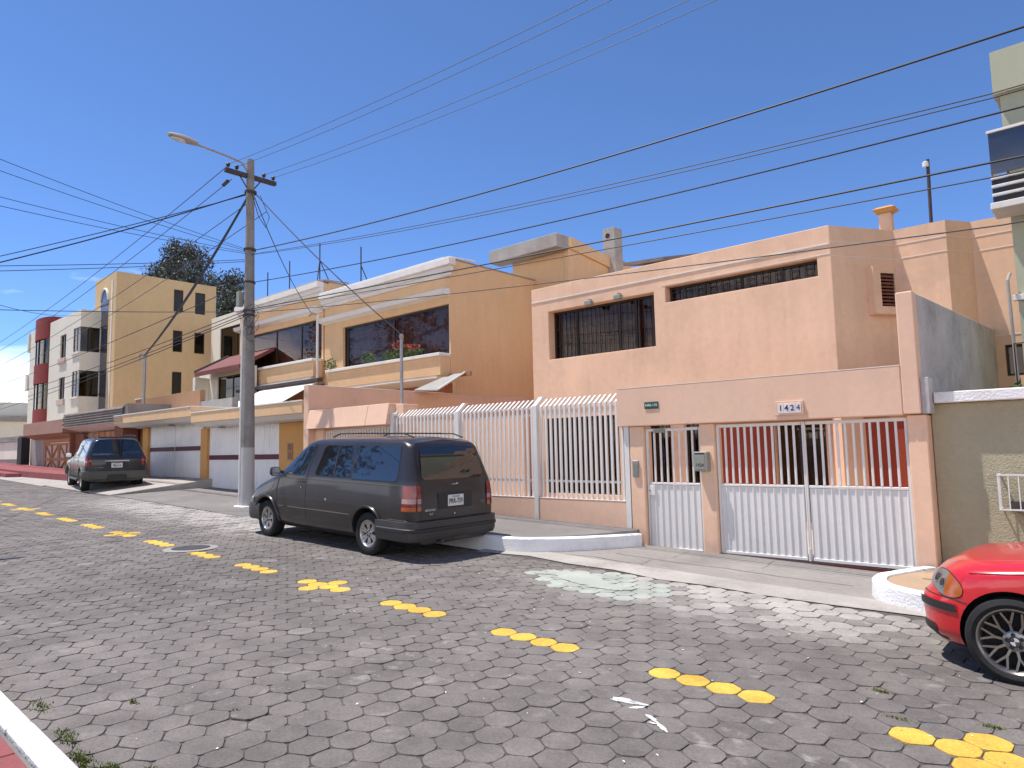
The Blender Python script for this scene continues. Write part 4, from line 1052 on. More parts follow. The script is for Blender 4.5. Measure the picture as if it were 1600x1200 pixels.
# rooftop stair house behind, with chimney
st = empty('rooftop_room', (-14, 20, 7), 'ochre rooftop room with overhanging pale slab and square chimney', 'building')
boxobj('wall', MT['orange'], st, -17.3, -14.81, 19.6, 24, .5, 8.95)
wall_panel('wall', MT['orange'], st, (-14.598, 19.597), (0, 1), (1, 0), 4.4, .5, 9.15, [], .2)
t = MB(); t.box(-17.9, -14.55, 18.9, 19.595, 8.95, 9.45); t.box(-17.9, -14.92, 19.597, 24, 9.16, 9.45); t.build('slab', MT['concrete_pale'], st, bevel=.015)
t = MB(); t.add([(-14.9, 19.7, 9.0), (-14.5, 19.7, 9.0), (-14.5, 24.0, 8.6), (-14.9, 24.0, 8.6), (-14.9, 19.7, 9.44), (-14.5, 19.7, 9.44), (-14.5, 24.0, 9.0), (-14.9, 24.0, 9.0)],
                [(0, 3, 2, 1), (0, 1, 5, 4), (1, 2, 6, 5), (2, 3, 7, 6)]); t.build('parapet', MT['orange'], st)
cz = MB(); cz.box(-14.80, -14.25, 22.2, 22.75, 8.0, 10.35); cq = cz.build('chimney', MT['concrete_pale'], st, bevel=.01)
t = MB(); t.lathe([(0, -.012), (.10, -.012), (.10, 0)], (-14.57, 22.198, 10.05), axis='y', seg=14); t.build('flue_hole', MT['black'], cq, local=True)
t = MB(); t.box(-14.59, -11.5, 21.6, 24, .5, 8.3); t.build('annex_wall', MT['orange'], st)
t = MB(); t.add([(-12.9, 20.6, 8.2), (-11.3, 20.6, 8.1), (-10.7, 24, 8.9), (-13, 24, 8.9), (-12.9, 20.6, 8.32), (-11.3, 20.6, 8.22), (-10.7, 24, 9.0), (-13, 24, 9.0)],
                [(0, 3, 2, 1), (4, 5, 6, 7), (0, 1, 5, 4), (1, 2, 6, 5), (2, 3, 7, 6), (3, 0, 4, 7)]); t.build('grey_roof', MT['shingle'], st)

# ------------------------------------------------------------------ garages of the orange houses
def garage(label, xa, xb, zt, zf, dx0, dx1, split):
    """canopy from xa to xb with top zt; door dx0..dx1 on the floor zf, in the plane y=10.9"""
    g = empty('garage', ((xa + xb) / 2, 10.9, zf), label, 'garage')
    t = MB(); t.box(xa, xb, 9.93, 11.6, zt - .32, zt); t.build('fascia', MT['orange'], g, bevel=.01)
    t = MB(); t.box(xa - .02, xb + .003, 9.91, 11.6, zt + .001, zt + .04); t.build('roof_edge', MT['white_metal'], g)
    t = MB(); t.add([(xa + .01, 9.96, zt - .325), (xb - .01, 9.96, zt - .325), (xb - .01, 10.94, zt - .325), (xa + .01, 10.94, zt - .325), (xa + .01, 10.2, zt - .45), (xb - .01, 10.2, zt - .45), (xb - .01, 10.94, zt - .47), (xa + .01, 10.94, zt - .47)],
                    [(0, 1, 2, 3), (4, 7, 6, 5), (0, 4, 5, 1), (1, 5, 6, 2), (2, 6, 7, 3), (3, 7, 4, 0)]); t.build('soffit', MT['white_trim'], g)
    ztop = zt - .475
    parts = [(dx0, dx1)] if not split else [(dx0, (dx0 + dx1) / 2 - .012), ((dx0 + dx1) / 2 + .012, dx1)]
    for (a, b) in parts:
        n = max(4, int((b - a) / .15)); pts = []
        for i in range(n):
            c0 = a + (b - a) * i / n; w = (b - a) / n
            pts += [(c0, 10.90), (c0 + w * .8, 10.90), (c0 + w * .86, 10.918), (c0 + w * .94, 10.918)]
        pts.append((b, 10.90))
        d = MB(); d.grid([[(x, y, z) for x, y in pts] for z in (zf + .02, ztop)]); do = d.build('garage_door', MT['garage_white'], g, recalc=False)
        t = MB(); t.box(a + .03, b - .03, 10.885, 10.899, zf + 1.0, zf + 1.16); t.build('stripe', MT['maroon'], do, local=True)
    boxobj('back_panel', MT['garage_white'], g, dx0, dx1, 10.94, 11.0, zf - .2, ztop)
    return g, ztop
ga, zt_ = garage('white garage door with one maroon stripe, behind the pole', -23.35, -16.44, 3.20, .62, -24.05, -19.28, False)
boxobj('pillar', MT['orange_deep'], ga, -24.55, -24.06, 10.8, 11.1, .4, zt_)
boxobj('side_wall', MT['orange_deep'], ga, -19.27, -16.42, 10.86, 11.1, .4, zt_)
t = MB(); t.box(-18.75, -18.45, 10.84, 10.858, 1.6, 2.1); t.build('name_tile', MT['brown_wall'], ga)
for k, zz in enumerate((1.98, 1.72)): text_mesh('figures', ('52', '23')[k], .2, MT['ink'], ga, face_matrix((-18.6, 10.838, zz), (1, 0, 0), (0, 0, 1)), local=False)
t = MB(); t.lathe([(0, .05), (.12, .03), (.14, 0)], (-22.3, 10.5, 2.68), seg=12); t.build('ceiling_lamp', MT['mail_grey'], ga)
gb1, zt_ = garage('white garage door with a maroon stripe in two halves, beside the dark car', -30.6, -23.36, 3.42, .96, -29.35, -24.57, True)
boxobj('pillar', MT['orange_deep'], gb1, -29.9, -29.36, 10.8, 11.1, .5, zt_)
boxobj('pillar_base', MT['concrete_dark'], gb1, -29.91, -29.35, 10.78, 10.799, .5, 1.5)
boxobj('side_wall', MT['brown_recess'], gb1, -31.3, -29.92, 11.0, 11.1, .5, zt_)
t = MB(); t.lathe([(0, .05), (.12, .03), (.14, 0)], (-26.3, 10.5, 2.9), seg=12); t.build('ceiling_lamp', MT['mail_grey'], gb1)
# brown terrace wall above, its mast
tw = empty('terrace_wall', (-29.8, 11.8, 3.4), 'brown terrace wall above the left white garage', 'wall')
boxobj('wall', MT['brown_wall'], tw, -33.2, -26.6, 11.65, 11.85, 3.3, 4.32)
boxobj('coping', MT['white_trim'], tw, -33.25, -32.6, 11.62, 11.88, 4.321, 4.36)
boxobj('parapet_block', MT['concrete'], tw, -26.58, -24.0, 11.66, 11.9, 3.43, 3.85)
m2 = empty('service_mast', (-30.6, 11.0, 3.45), 'thin grey service mast with cable heads above the left white garage', 'mast')
t = MB(); t.tube([(-30.6, 11.05, 3.43), (-30.6, 11.05, 5.95)], .06, 8); t.build('pipe', MT['steel'], m2)
t = MB(); t.tube([(-30.75, 10.9, 5.75), (-30.75, 10.9, 6.0), (-30.6, 10.9, 6.08)], .04, 6); t.build('pipe', MT['steel'], m2)
t = MB(); t.lathe([(0, .12), (.09, .1), (.11, 0), (.06, -.03)], (-30.58, 11.05, 5.97), seg=10); t.build('cap', MT['lamp_head'], m2)

# ------------------------------------------------------------------ garages with shingles and with timber doors, end wall
sgc = empty('garage', (-33.5, 10, .9), 'garage with grey shingle canopy and orange timber frames behind the dark car', 'garage')
rows_ = 6
for r in range(rows_):
    for k in range(14):
        x0 = -37.4 + k * .56 + (.28 if r % 2 else 0); x1 = min(x0 + .55, -29.62)
        z0 = 3.18 + r * .105
        t = MB(); t.add([(x0, 9.90, z0), (x1, 9.90, z0), (x1, 9.97, z0 + .115), (x0, 9.97, z0 + .115), (x0, 9.925, z0), (x1, 9.925, z0)], [(0, 1, 2, 3), (0, 4, 5, 1)])
        t.build('shingle', MT['shingle'], sgc, recalc=False)
boxobj('canopy_core', MT['shingle'], sgc, -37.4, -29.6, 9.975, 11.5, 3.2, 3.82)
boxobj('canopy_end', MT['shingle'], sgc, -29.598, -29.3, 10.0, 13.5, 3.1, 3.9)
t = MB(); t.add([(-37.4, 9.93, 3.17), (-29.62, 9.93, 3.17), (-29.62, 10.9, 2.92), (-37.4, 10.9, 2.92)], [(0, 1, 2, 3)]); t.build('soffit', MT['white_trim'], sgc, recalc=False)
boxobj('brick_pillar', MT['brick'], sgc, -37.4, -36.2, 10.5, 11.0, .6, 2.9)
boxobj('brick_pillar', MT['brick'], sgc, -31.6, -30.65, 10.3, 10.9, .6, 3.15)
for k in range(6):
    xa = -35.9 + k * .72
    f = MB(); f.box(xa, xa + .1, 10.6, 10.7, .8, 2.9); f.box(xa + .101, xa + .62, 10.61, 10.69, 2.45, 2.9); f.box(xa + .101, xa + .62, 10.61, 10.69, .8, 1.5)
    f.tube([(xa + .1, 10.65, 1.5), (xa + .62, 10.65, 2.45)], .04, 4)
    f.build('timber_frame', MT['wood'], sgc)
    t = MB(); t.box(xa + .1, xa + .62, 10.72, 10.74, 1.45, 2.5); t.build('pane', MT['glass_clear'], sgc)
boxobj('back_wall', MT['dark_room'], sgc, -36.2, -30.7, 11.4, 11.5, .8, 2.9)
pgc = empty('garage', (-40.8, 10, 1), 'garage with brown fascia and pale doors crossed by timber stars', 'garage')
boxobj('fascia', MT['pink_fascia'], pgc, -44.3, -37.42, 9.95, 11.5, 2.98, 3.62, bevel=.01)
t = MB(); t.add([(-44.3, 9.97, 2.975), (-37.42, 9.97, 2.975), (-37.42, 10.6, 2.72), (-44.3, 10.6, 2.72)], [(0, 1, 2, 3)]); t.build('soffit', MT['pink_fascia'], pgc, recalc=False)
boxobj('wall', MT['concrete'], pgc, -45.1, -42.6, 10.5, 10.8, .9, 2.8)
boxobj('door_head', MT['wood'], pgc, -42.59, -37.6, 10.48, 10.6, 2.55, 2.75)
for k in range(2):
    a = -42.4 + k * 2.4; b = a + 2.36; zc, z0, z1 = 1.72, 1.05, 2.53
    p_ = MB(); p_.box(a, b, 10.56, 10.6, z0, z1); d = p_.build('door_leaf', MT['wood_panel'], pgc)
    f = MB(); cx = (a + b) / 2
    f.box(a, a + .12, 10.5, 10.555, z0, z1); f.box(b - .12, b, 10.5, 10.555, z0, z1); f.box(a + .12, b - .12, 10.5, 10.555, z0, z0 + .12); f.box(a + .12, b - .12, 10.5, 10.555, z1 - .1, z1); f.box(a + .12, b - .12, 10.502, 10.552, zc - .07, zc + .07)
    f.build('door_frame', MT['wood'], d, local=True)
    for (ax, az) in ((a + .12, z0 + .1), (b - .12, z0 + .1), (a + .12, z1 - .1), (b - .12, z1 - .1), (cx, z0 + .1), (cx, z1 - .1)):
        t = MB(); t.tube([(cx, 10.53, zc), (ax, 10.53, az)], .045, 4); t.build('brace', MT['wood'], d, local=True)
boxobj('brick_pillar', MT['brick'], pgc, -37.58, -37.41, 10.3, 11, .8, 2.95)
ew = empty('end_wall', (-48, 10.3, 1.1), 'low cream wall with grey base and dark post at the far left', 'wall')
boxobj('wall', MT['cream'], ew, -62, -46.1, 10.3, 10.5, 1.75, 2.75); boxobj('base', MT['concrete_dark'], ew, -62, -46.1, 10.27, 10.5, .8, 1.748)
boxobj('post', MT['black'], ew, -46.05, -45.2, 10.1, 10.5, .8, 2.95); boxobj('coping', MT['concrete'], ew, -62, -46.1, 10.2, 10.7, 2.752, 3.05)

# ------------------------------------------------------------------ red-roofed house, white house, yellow and white apartments
rr_ = empty('house', (-32, 14.5, 1), 'white house with a sloping red roof, left of the pole', 'house')
wall_panel('wall', MT['cream'], rr_, (-33.0, 14.4), UX, NY, 5.2, .8, 5.6, [(1.9, 4.9, 4.0, 5.35)], .2)
boxobj('side_wall', MT['cream'], rr_, -32.2, -31.95, 13.75, 14.398, .8, 5.37)
window(rr_, (-33.0, 14.4), UX, NY, 1.9, 4.9, 4.0, 5.35, inset=.06, mull=(3.3,), fw=.06, glass='glass_clear')
t = MB(); t.add([(-31.9, 13.7, 5.58), (-27.6, 13.7, 5.58), (-27.6, 15.3, 6.45), (-31.9, 15.3, 6.45), (-31.9, 13.7, 5.38), (-27.6, 13.7, 5.38), (-27.6, 15.3, 6.3), (-31.9, 15.3, 6.3)],
                [(0, 1, 2, 3), (7, 6, 5, 4), (0, 4, 5, 1), (1, 5, 6, 2), (2, 6, 7, 3), (3, 7, 4, 0)]); t.build('roof', MT['roof_red'], rr_)
t = MB(); t.tube([(-31.92, 13.7, 5.62), (-31.92, 15.3, 6.49)], .06, 6); t.build('verge', MT['dark_steel'], rr_)
wh = empty('house', (-39, 19, 1), 'white building with one dark window between the mustard block and the pole', 'building')
wall_panel('wall', MT['cream'], wh, (-42.4, 19.2), UX, NY, 6.6, 1, 10.3, [(1.2, 5.2, 7.6, 9.5)], .2)
window(wh, (-42.4, 19.2), UX, NY, 1.2, 5.2, 7.6, 9.5, inset=.06, mull=(3.2,), fw=.07, glass='glass_clear')
boxobj('side_wall', MT['cream'], wh, -36.0, -35.802, 19.402, 26, 1, 10.28)
boxobj('roof', MT['concrete'], wh, -42.4, -36.0, 19.41, 26, 10.0, 10.1)

yb = empty('apartment_building', (-45.5, 14, 1.2), 'tall mustard block with narrow side windows and an arched glass strip', 'building')
YY = 14.1; XC = -43.7
hs = []
for r, (za, zb) in enumerate(((10.75, 12.15), (8.2, 9.55), (5.5, 6.95))):
    for c, (ya, yb_) in enumerate(((3.28, 3.86), (4.60, 5.25))):
        if r == 2 and c == 1: continue
        hs.append((ya, yb_, za, zb))
wall_panel('side_wall', MT['yellow'], yb, (XC, YY), (0, 1), (1, 0), 5.95, .9, 12.72, hs, .25)
for h_ in hs: window(yb, (XC, YY), (0, 1), (1, 0), *h_, inset=.05, fw=.05, glass='glass_clear')
# street face with an arched recess
A0, A1, ZA = 1.15, 2.45, 11.2
wall_panel('wall', MT['yellow'], yb, (XC - 3.7, YY), UX, NY, 3.45, .9, 12.72, [(A0, A1, 3.8, ZA)], .3)
# glass strip with a rounded head, its head piece
rows = []
arc = [(XC - 3.7 + (A0 + A1) / 2 + (A1 - A0) / 2 * math.cos(math.pi * k / 12), ZA + .75 * math.sin(math.pi * k / 12)) for k in range(13)]
g = MB(); poly = [(XC - 3.7 + A0, 3.8), (XC - 3.7 + A1, 3.8)] + arc
g.face([(x, YY - .012, z) for x, z in poly]); g.face([(x, YY + .02, z) for x, z in poly][::-1])
for i in range(len(poly)):
    (xa, za), (xb, zb) = poly[i], poly[(i + 1) % len(poly)]
    g.face([(xa, YY - .012, za), (xb, YY - .012, zb), (xb, YY + .02, zb), (xa, YY + .02, za)])
gs = g.build('glass_strip', MT['glass_blue'], yb)
t = MB(); t.tube([(x, YY - .03, z) for x, z in arc], .07, 6); t.build('arch_trim', MT['white_trim'], yb)
for z in (5.5, 6.9, 8.2, 9.6, 10.9):
    t = MB(); t.box(XC - 3.7 + A0, XC - 3.7 + A1, YY - .04, YY - .013, z, z + .08); t.build('transom', MT['dark_frame'], gs, local=True)
boxobj('edge_strip', MT['white_trim'], yb, XC - .75, XC - .55, YY - .03, YY - .002, 1, 12.3)
boxobj('roof', MT['concrete'], yb, XC - 3.7, XC - .26, YY + .31, 20, 12.3, 12.4)
boxobj('rear_wall', MT['yellow'], yb, XC - 3.7, XC - .26, 19.8, 20.04, .9, 12.7)

wb = empty('apartment_building', (-49.5, 13, 1.2), 'white three-storey apartments with corner windows and a red curved bay', 'building')
WX = -46.1
for z0, z1 in ((.9, 5.5), (6.95, 8.15), (9.6, 10.75)):
    pass
wall_panel('wall', MT['cream'], wb, (-52.3, 13.0), UX, NY, 6.2, .9, 10.65, [(4.9, 6.2, 8.1, 9.6), (4.9, 6.2, 5.4, 6.95), (2.3, 3.5, 8.0, 9.5), (2.3, 3.5, 5.4, 6.8)], .2)
wall_panel('side_wall', MT['cream'], wb, (WX, 13.202), (0, 1), (1, 0), .9, .9, 10.65, [(0, .85, 8.1, 9.6), (0, .85, 5.4, 6.95)], .2)
for z0, z1 in ((8.1, 9.6), (5.4, 6.95)):
    c = MB(); c.box(-47.35, WX - .05, 13.05, 13.08, z0, z1); w_ = c.build('corner_window', MT['glass_clear'], wb)
    c = MB(); c.box(WX - .08, WX - .05, 13.081, 14.05, z0, z1); c.build('pane', MT['glass_clear'], w_, local=True)
    c = MB(); c.box(-47.37, WX - .3, 13.3, 14.0, z0 + .02, z1 - .02); c.build('room_lining', MT['dark_room'], w_, local=True)
    c = MB()
    for x in (-47.37, -46.8, -46.2): c.box(x, x + .06, 13.03, 13.049, z0, z1)
    c.box(WX - .049, WX - .03, 13.45, 13.5, z0, z1); c.build('frame', MT['dark_frame'], w_, local=True)
    c = MB(); c.box(-47.5, WX + .06, 12.9, 12.999, z0 - .12, z0 - .002); c.build('sill', MT['white_trim'], w_, local=True)
for za, zb in ((8.0, 9.5), (5.4, 6.8)):
    window(wb, (-52.3, 13.0), UX, NY, 2.3, 3.5, za, zb, inset=.08, mull=(2.9,), fw=.07, glass='glass_clear')
    boxobj('sill', MT['wood_panel'], wb, -50.1, -48.7, 12.9, 12.998, za - .35, za - .003)
boxobj('roof', MT['concrete'], wb, -52.3, -46.3, 13.21, 20, 10.3, 10.4)
def bay(name, z0, z1, r, mat):
    t = MB(); n = 14; pts = [(-53.9 + 1.72 * math.cos(math.pi * k / n) * -1, 13.25 - r * math.sin(math.pi * k / n)) for k in range(n + 1)]
    t.prism(pts + [(-52.2, 14), (-55.6, 14)], z0, z1); return t.build(name, mat, wb, smooth=35)
bay('red_bay', .9, 5.0, .55, MT['red_paint']); bay('bay_window', 5.0, 6.7, .45, MT['glass_clear']); bay('red_bay', 6.7, 8.0, .58, MT['red_paint'])
bay('bay_window', 8.0, 9.65, .45, MT['glass_clear']); bay('red_bay', 9.65, 11.1, .58, MT['red_paint'])
for k in (-1, 0, 1):
    for z0, z1 in ((5.0, 6.7), (8.0, 9.65)):
        t = MB(); x = -53.9 + k * .95; y = 13.25 - .47 * math.sqrt(max(0, 1 - (k * .95 / 1.72) ** 2)); t.box(x - .04, x + .04, y - .03, y + .06, z0, z1); t.build('mullion', MT['dark_frame'], wb)
boxobj('wall', MT['cream'], wb, -57.0, -55.62, 13.0, 20, .9, 10.6)
boxobj('balcony', MT['cream'], wb, -57.5, -57.02, 12.9, 13.6, 6.5, 7.6); boxobj('balcony', MT['cream'], wb, -57.3, -57.02, 12.9, 13.6, 9.2, 10.55)

dh = empty('distant_house', (-85, 13, 2), 'flat grey house far down the street at the left edge', 'house')
boxobj('wall', MT['concrete_pale'], dh, -100, -80, 14, 24, 1.5, 5.9); boxobj('roof', MT['cream'], dh, -96, -80.5, 15, 22, 5.902, 7.2)
dh = empty('distant_house', (-70, 13, 2), 'low grey building with a dark edge behind the cream wall at far left', 'house')
boxobj('wall', MT['cream'], dh, -78, -63, 11, 20, 1.3, 4.6); boxobj('roof_edge', MT['concrete'], dh, -78.2, -62.8, 10.8, 20, 4.602, 4.9)
for k, (x, z) in enumerate(((-68, 8.0),)):
    p_ = empty('utility_pole', (x, 9.4, gz(x)), 'slim utility pole with crossarms far down the street', 'pole')
    t = MB(); t.tube([(x, 9.4, gz(x)), (x, 9.4, z)], [.13, .09], 8); t.build('shaft', MT['pole'], p_)
    for zz in (z - .4, z - 1.2, z - 2.0):
        t = MB(); t.box(x - .05, x + .05, 8.9, 9.9, zz, zz + .08); t.build('crossarm', MT['dark_steel'], p_)

# ------------------------------------------------------------------ eucalyptus behind the mustard block
def tree(name, base, label, trunk, clumps, leaf, count, seed, mat='leaf'):
    rnd = random.Random(seed)
    p = empty(name, base, label, 'tree')
    b = Vector(base)
    t = MB()
    t.tube([b, b + Vector((.3, 0, trunk * .4)), b + Vector((-.2, .2, trunk * .75)), b + Vector((.1, 0, trunk))], [.45, .36, .26, .12], 8)
    for c, r3, k in clumps:
        c = Vector(c)
        t.tube([b + Vector((0, 0, trunk * rnd.uniform(.45, .7))), b + Vector((c.x * .5, c.y * .5, c.z * .82)), b + c], [.16, .1, .04], 5)
    t.build('trunk', MT['bark'], p)
    f = MB()
    for c, r3, k in clumps:
        for _ in range(int(count * k)):
            q = Vector((rnd.gauss(0, .5), rnd.gauss(0, .5), rnd.gauss(0, .5)))
            if q.length > 1.15: q *= 1.0 / q.length
            cc_ = b + Vector(c) + Vector((q.x * r3[0], q.y * r3[1], q.z * r3[2]))
            leaf_cloud(f, cc_, (leaf * 2.2, leaf * 2.2, leaf * 1.9), 16, leaf * .55, rnd, droop=.5)
    f.build('crown', MT[mat], p, recalc=False)
tree('eucalyptus_tree', (-79.5, 32, 2.3), 'dark eucalyptus rising above the mustard block, left of the pole', 20.5,
     [((-5.6, 0, 20.6), (1.9, 1.5, 1.5), .5), ((-3.4, .6, 21.6), (1.7, 1.4, 1.3), .45), ((-5.0, -.5, 18.2), (2.0, 1.6, 1.5), .5), ((-7.0, 0, 16.4), (1.9, 1.5, 1.1), .4), ((-4.4, .8, 15.4), (2.0, 1.5, 1.6), .5),
      ((.6, 0, 22.4), (2.1, 1.6, 1.3), .55), ((3.0, .5, 21.2), (1.9, 1.6, 1.5), .5), ((.2, -.6, 19.4), (2.0, 1.6, 1.5), .5), ((4.6, 0, 18.8), (1.8, 1.5, 1.6), .5), ((2.4, .4, 17.0), (2.2, 1.7, 1.5), .55), ((5.2, -.3, 15.8), (2.0, 1.6, 1.3), .45), ((-1.6, .3, 16.0), (1.9, 1.5, 1.5), .45)], .36, 165, 5)
tree('eucalyptus_tree', (-67.5, 32, 2), 'smaller dark eucalyptus at the right end of the mustard block roof', 15,
     [((-2.2, 0, 17.2), (1.7, 1.4, 1.2), .45), ((.4, .5, 17.0), (1.6, 1.4, 1.3), .45), ((1.8, -.3, 14.8), (1.6, 1.4, 1.4), .45), ((-.6, 0, 14.4), (1.8, 1.5, 1.4), .45), ((3.0, 0, 12.0), (1.6, 1.4, 1.4), .4), ((1.0, 0, 11.6), (1.8, 1.5, 1.5), .4), ((4.6, 0, 9.4), (1.5, 1.4, 1.5), .4)], .36, 165, 8)
for k, (x, y, sd_) in enumerate(((-40, -11, 31), (-52, -12, 32), (-62, -10, 33))):
    tree('street_tree', (x, y, .9), ('tall tree across the street, nearest of the three mirrored in the dark windows', 'tall tree across the street, middle one of the three mirrored in the dark windows', 'tall tree across the street, farthest of the three mirrored in the dark windows')[k], 13,
         [((-2, 0, 12), (2.4, 2, 2.2), .8), ((1.5, .5, 14), (2.6, 2, 2.2), .9), ((2.6, 0, 10), (2.2, 2, 1.8), .6), ((-.5, -.5, 9), (2.4, 2, 1.6), .5)], .45, 40, sd_)
# ------------------------------------------------------------------ concrete pole with lamp
PX, PY = -17.2, 8.80
up = empty('street_light_pole', (PX, PY, gz(PX)), 'weathered concrete street light pole standing in front of the garages', 'pole')
t = MB(); t.tube([(PX + .03, PY, gz(PX) - .1), (PX + .02, PY, 1.98)], [.175, .165], 16); t.build('painted_base', MT['pole_paint'], up, smooth=50)
t = MB(); t.tube([(PX + .02, PY, 1.981), (PX, PY, 5), (PX - .06, PY, 9.82)], [.164, .138, .098], 16); t.build('shaft', MT['pole'], up, smooth=50)
t = MB(); t.box(PX - .24, PX + .30, PY - .25, PY + .25, gz(PX) - .1, gz(PX) + .05); t.build('plinth', MT['white_kerb'], up, bevel=.02)
t = MB(); t.tube([(PX - .14, PY - .14, gz(PX)), (PX - .13, PY - .13, 3.4), (PX - .12, PY - .12, 5.4)], .035, 8); t.build('riser_pipe', MT['white_metal'], up)
t = MB(); t.box(PX - .13, PX - .01, 8.10, 9.55, 9.30, 9.41); t.build('crossarm', MT['dark_steel'], up, bevel=.005)
t = MB(); t.tube([(PX - .06, 8.5, 9.3), (PX - .05, 8.75, 8.95)], .018, 5); t.tube([(PX - .06, 9.1, 9.3), (PX - .05, 8.85, 8.95)], .018, 5); t.build('crossarm_brace', MT['dark_steel'], up)
for y in (8.18, 8.42, 9.2, 9.48):
    t = MB(); t.lathe([(.012, 0), (.012, .05), (.05, .06), (.035, .09), (.06, .11), (.04, .15), (0, .17)], (PX - .07, y, 9.41), seg=10); t.build('insulator', MT['iron'], up, smooth=40)
t = MB(); t.tube([(PX - .2, 8.25, 9.12), (PX - .42, 8.22, 9.05)], .05, 6); t.build('insulator', MT['iron'], up)
for z in (8.9, 7.3, 6.4, 5.62, 5.5):
    t = MB(); t.lathe([(.15, -.03), (.16, -.03), (.16, .03), (.15, .03)], (PX - .03, PY, z), seg=14); t.build('clamp_band', MT['dark_steel'], up)
t = MB(); t.box(PX - .28, PX - .12, PY - .24, PY - .1, 5.75, 6.15); t.build('junction_box', MT['mail_grey'], up, bevel=.01)
arm = [(PX - .06, PY - .06, 9.45), (PX - .06, 8.55, 9.68), (PX - .06, 8.1, 9.74), (PX - .06, 7.25, 9.80)]
t = MB(); t.tube(arm, .028, 8); ao = t.build('lamp_arm', MT['lamp_head'], up)
rows = []
for k in range(11):
    s_ = k / 10; y = 7.35 - s_ * .72; z = 9.80 + .03 * s_
    w = .06 + .085 * math.sin(math.pi * min(1, s_ * .95 + .05)) ** .7; hh = .045 + .06 * math.sin(math.pi * (s_ * .9 + .08)) ** .8
    rows.append([(PX - .06 + w * math.cos(a), y, z + hh * math.sin(a) * (1.0 if math.sin(a) > 0 else .55)) for a in [2 * math.pi * j / 12 for j in range(12)]])
t = MB(); t.grid(rows, closed=True); t.face(rows[0]); t.face(rows[-1][::-1]); lh = t.build('lamp_head', MT['lamp_head'], ao, local=True, smooth=50)
rows = []
for k in range(7):
    s_ = k / 6; y = 7.08 - s_ * .40; w = .02 + .085 * math.sin(math.pi * (.08 + .84 * s_)); rows.append([(PX - .06 + w * math.cos(a), y, 9.795 + .01 * s_ - .055 * abs(math.sin(a)) * math.sin(math.pi * (.1 + .8 * s_)) - .02) for a in [math.pi + math.pi * j / 8 for j in range(9)]])
t = MB(); t.grid(rows); t.build('lamp_bowl', MT['lamp_bowl'], ao, local=True, smooth=60)

# ------------------------------------------------------------------ overhead wires
def cat(pa, pb, sag, n=18):
    a, b = Vector(pa), Vector(pb)
    return [a.lerp(b, i / n) - Vector((0, 0, sag * 4 * (i / n) * (1 - i / n))) for i in range(n + 1)]
WIRES = []
def wire(pts, r, label, mat='wire', group=None):
    t = MB(); t.tube(pts, r, 5); o = t.build('overhead_cable', MT[mat], smooth=60)
    tag(o, label, 'cable', group)
def through(pts, xe):
    """continue a measured run of the wire past the frame to the next pole"""
    P = [Vector(p) for p in pts]
    return P
YW = 8.8
def quad(pa, pm, pb, n=26):
    """parabola through three points (x parameter)"""
    out = []
    (x0, y0, z0), (x1, y1, z1), (x2, y2, z2) = pa, pm, pb
    for i in range(n + 1):
        x = x0 + (x2 - x0) * i / n
        l0 = (x - x1) * (x - x2) / ((x0 - x1) * (x0 - x2)); l1 = (x - x0) * (x - x2) / ((x1 - x0) * (x1 - x2)); l2 = (x - x0) * (x - x1) / ((x2 - x0) * (x2 - x1))
        out.append((x, y0 * l0 + y1 * l1 + y2 * l2, z0 * l0 + z1 * l1 + z2 * l2))
    return out
XR = 14.4
wire(quad((PX + .1, YW, 7.25), (-5.14, YW, 6.33), (-.46, YW, 6.17)) + quad((-.46, YW, 6.17), (6, YW, 6.3), (XR, YW, 7.0), 8)[1:], .014, 'thick black cable, uppermost of those running right across the houses')
wire(quad((PX + .1, YW, 7.16), (-5.16, YW, 5.86), (-.8, YW, 5.55)) + quad((-.8, YW, 5.55), (6, YW, 5.7), (XR, YW, 6.6), 8)[1:], .007, 'thin cable, upper one of the close pair under the thick top cable')
wire(quad((PX + .1, YW, 7.14), (-5.16, YW, 5.80), (-.8, YW, 5.50)) + quad((-.8, YW, 5.50), (6, YW, 5.6), (XR, YW, 6.5), 8)[1:], .007, 'thin cable, lower one of the close pair under the thick top cable')
wire(quad((PX + .1, YW, 6.38), (-5.18, YW, 5.49), (-.52, YW, 5.31)) + quad((-.52, YW, 5.31), (6, YW, 5.4), (XR, YW, 6.3), 8)[1:], .011, 'black cable, fourth from the top of those running right to the green building')
wire(quad((PX + .1, YW, 5.66), (-5.2, YW, 5.0), (-.56, YW, 4.78)) + quad((-.56, YW, 4.78), (6, YW, 4.9), (XR, YW, 5.6), 8)[1:], .013, 'black cable crossing just over the peach roofline')
wire(quad((PX + .1, YW, 5.62), (-5.2, YW, 4.86), (-.86, YW, 4.63)) + quad((-.86, YW, 4.63), (6, YW, 4.7), (XR, YW, 5.5), 8)[1:], .008, 'thin cable just under the one along the peach roofline')
wire(quad((PX + .1, YW, 5.56), (-5.22, YW, 4.42), (-.8, YW, 4.09)) + quad((-.8, YW, 4.09), (6, YW, 4.2), (XR, YW, 5.1), 8)[1:], .008, 'lowest thin cable, drawn across the peach house wall')
for k, (y, z, lab) in enumerate(((8.18, 9.52, 'thin bare wire, leftmost of four rising right from the crossarm'), (8.42, 9.52, 'thin bare wire, second of four rising right from the crossarm'),
                                 (9.2, 9.52, 'thin bare wire, third of four rising right from the crossarm'), (9.48, 9.52, 'thin bare wire, rightmost of four rising right from the crossarm'))):
    wire(quad((PX - .07, y, z), (-5.0, y, 8.58), (XR + 2, y, 9.2), 30), .006, lab, 'wire_grey')
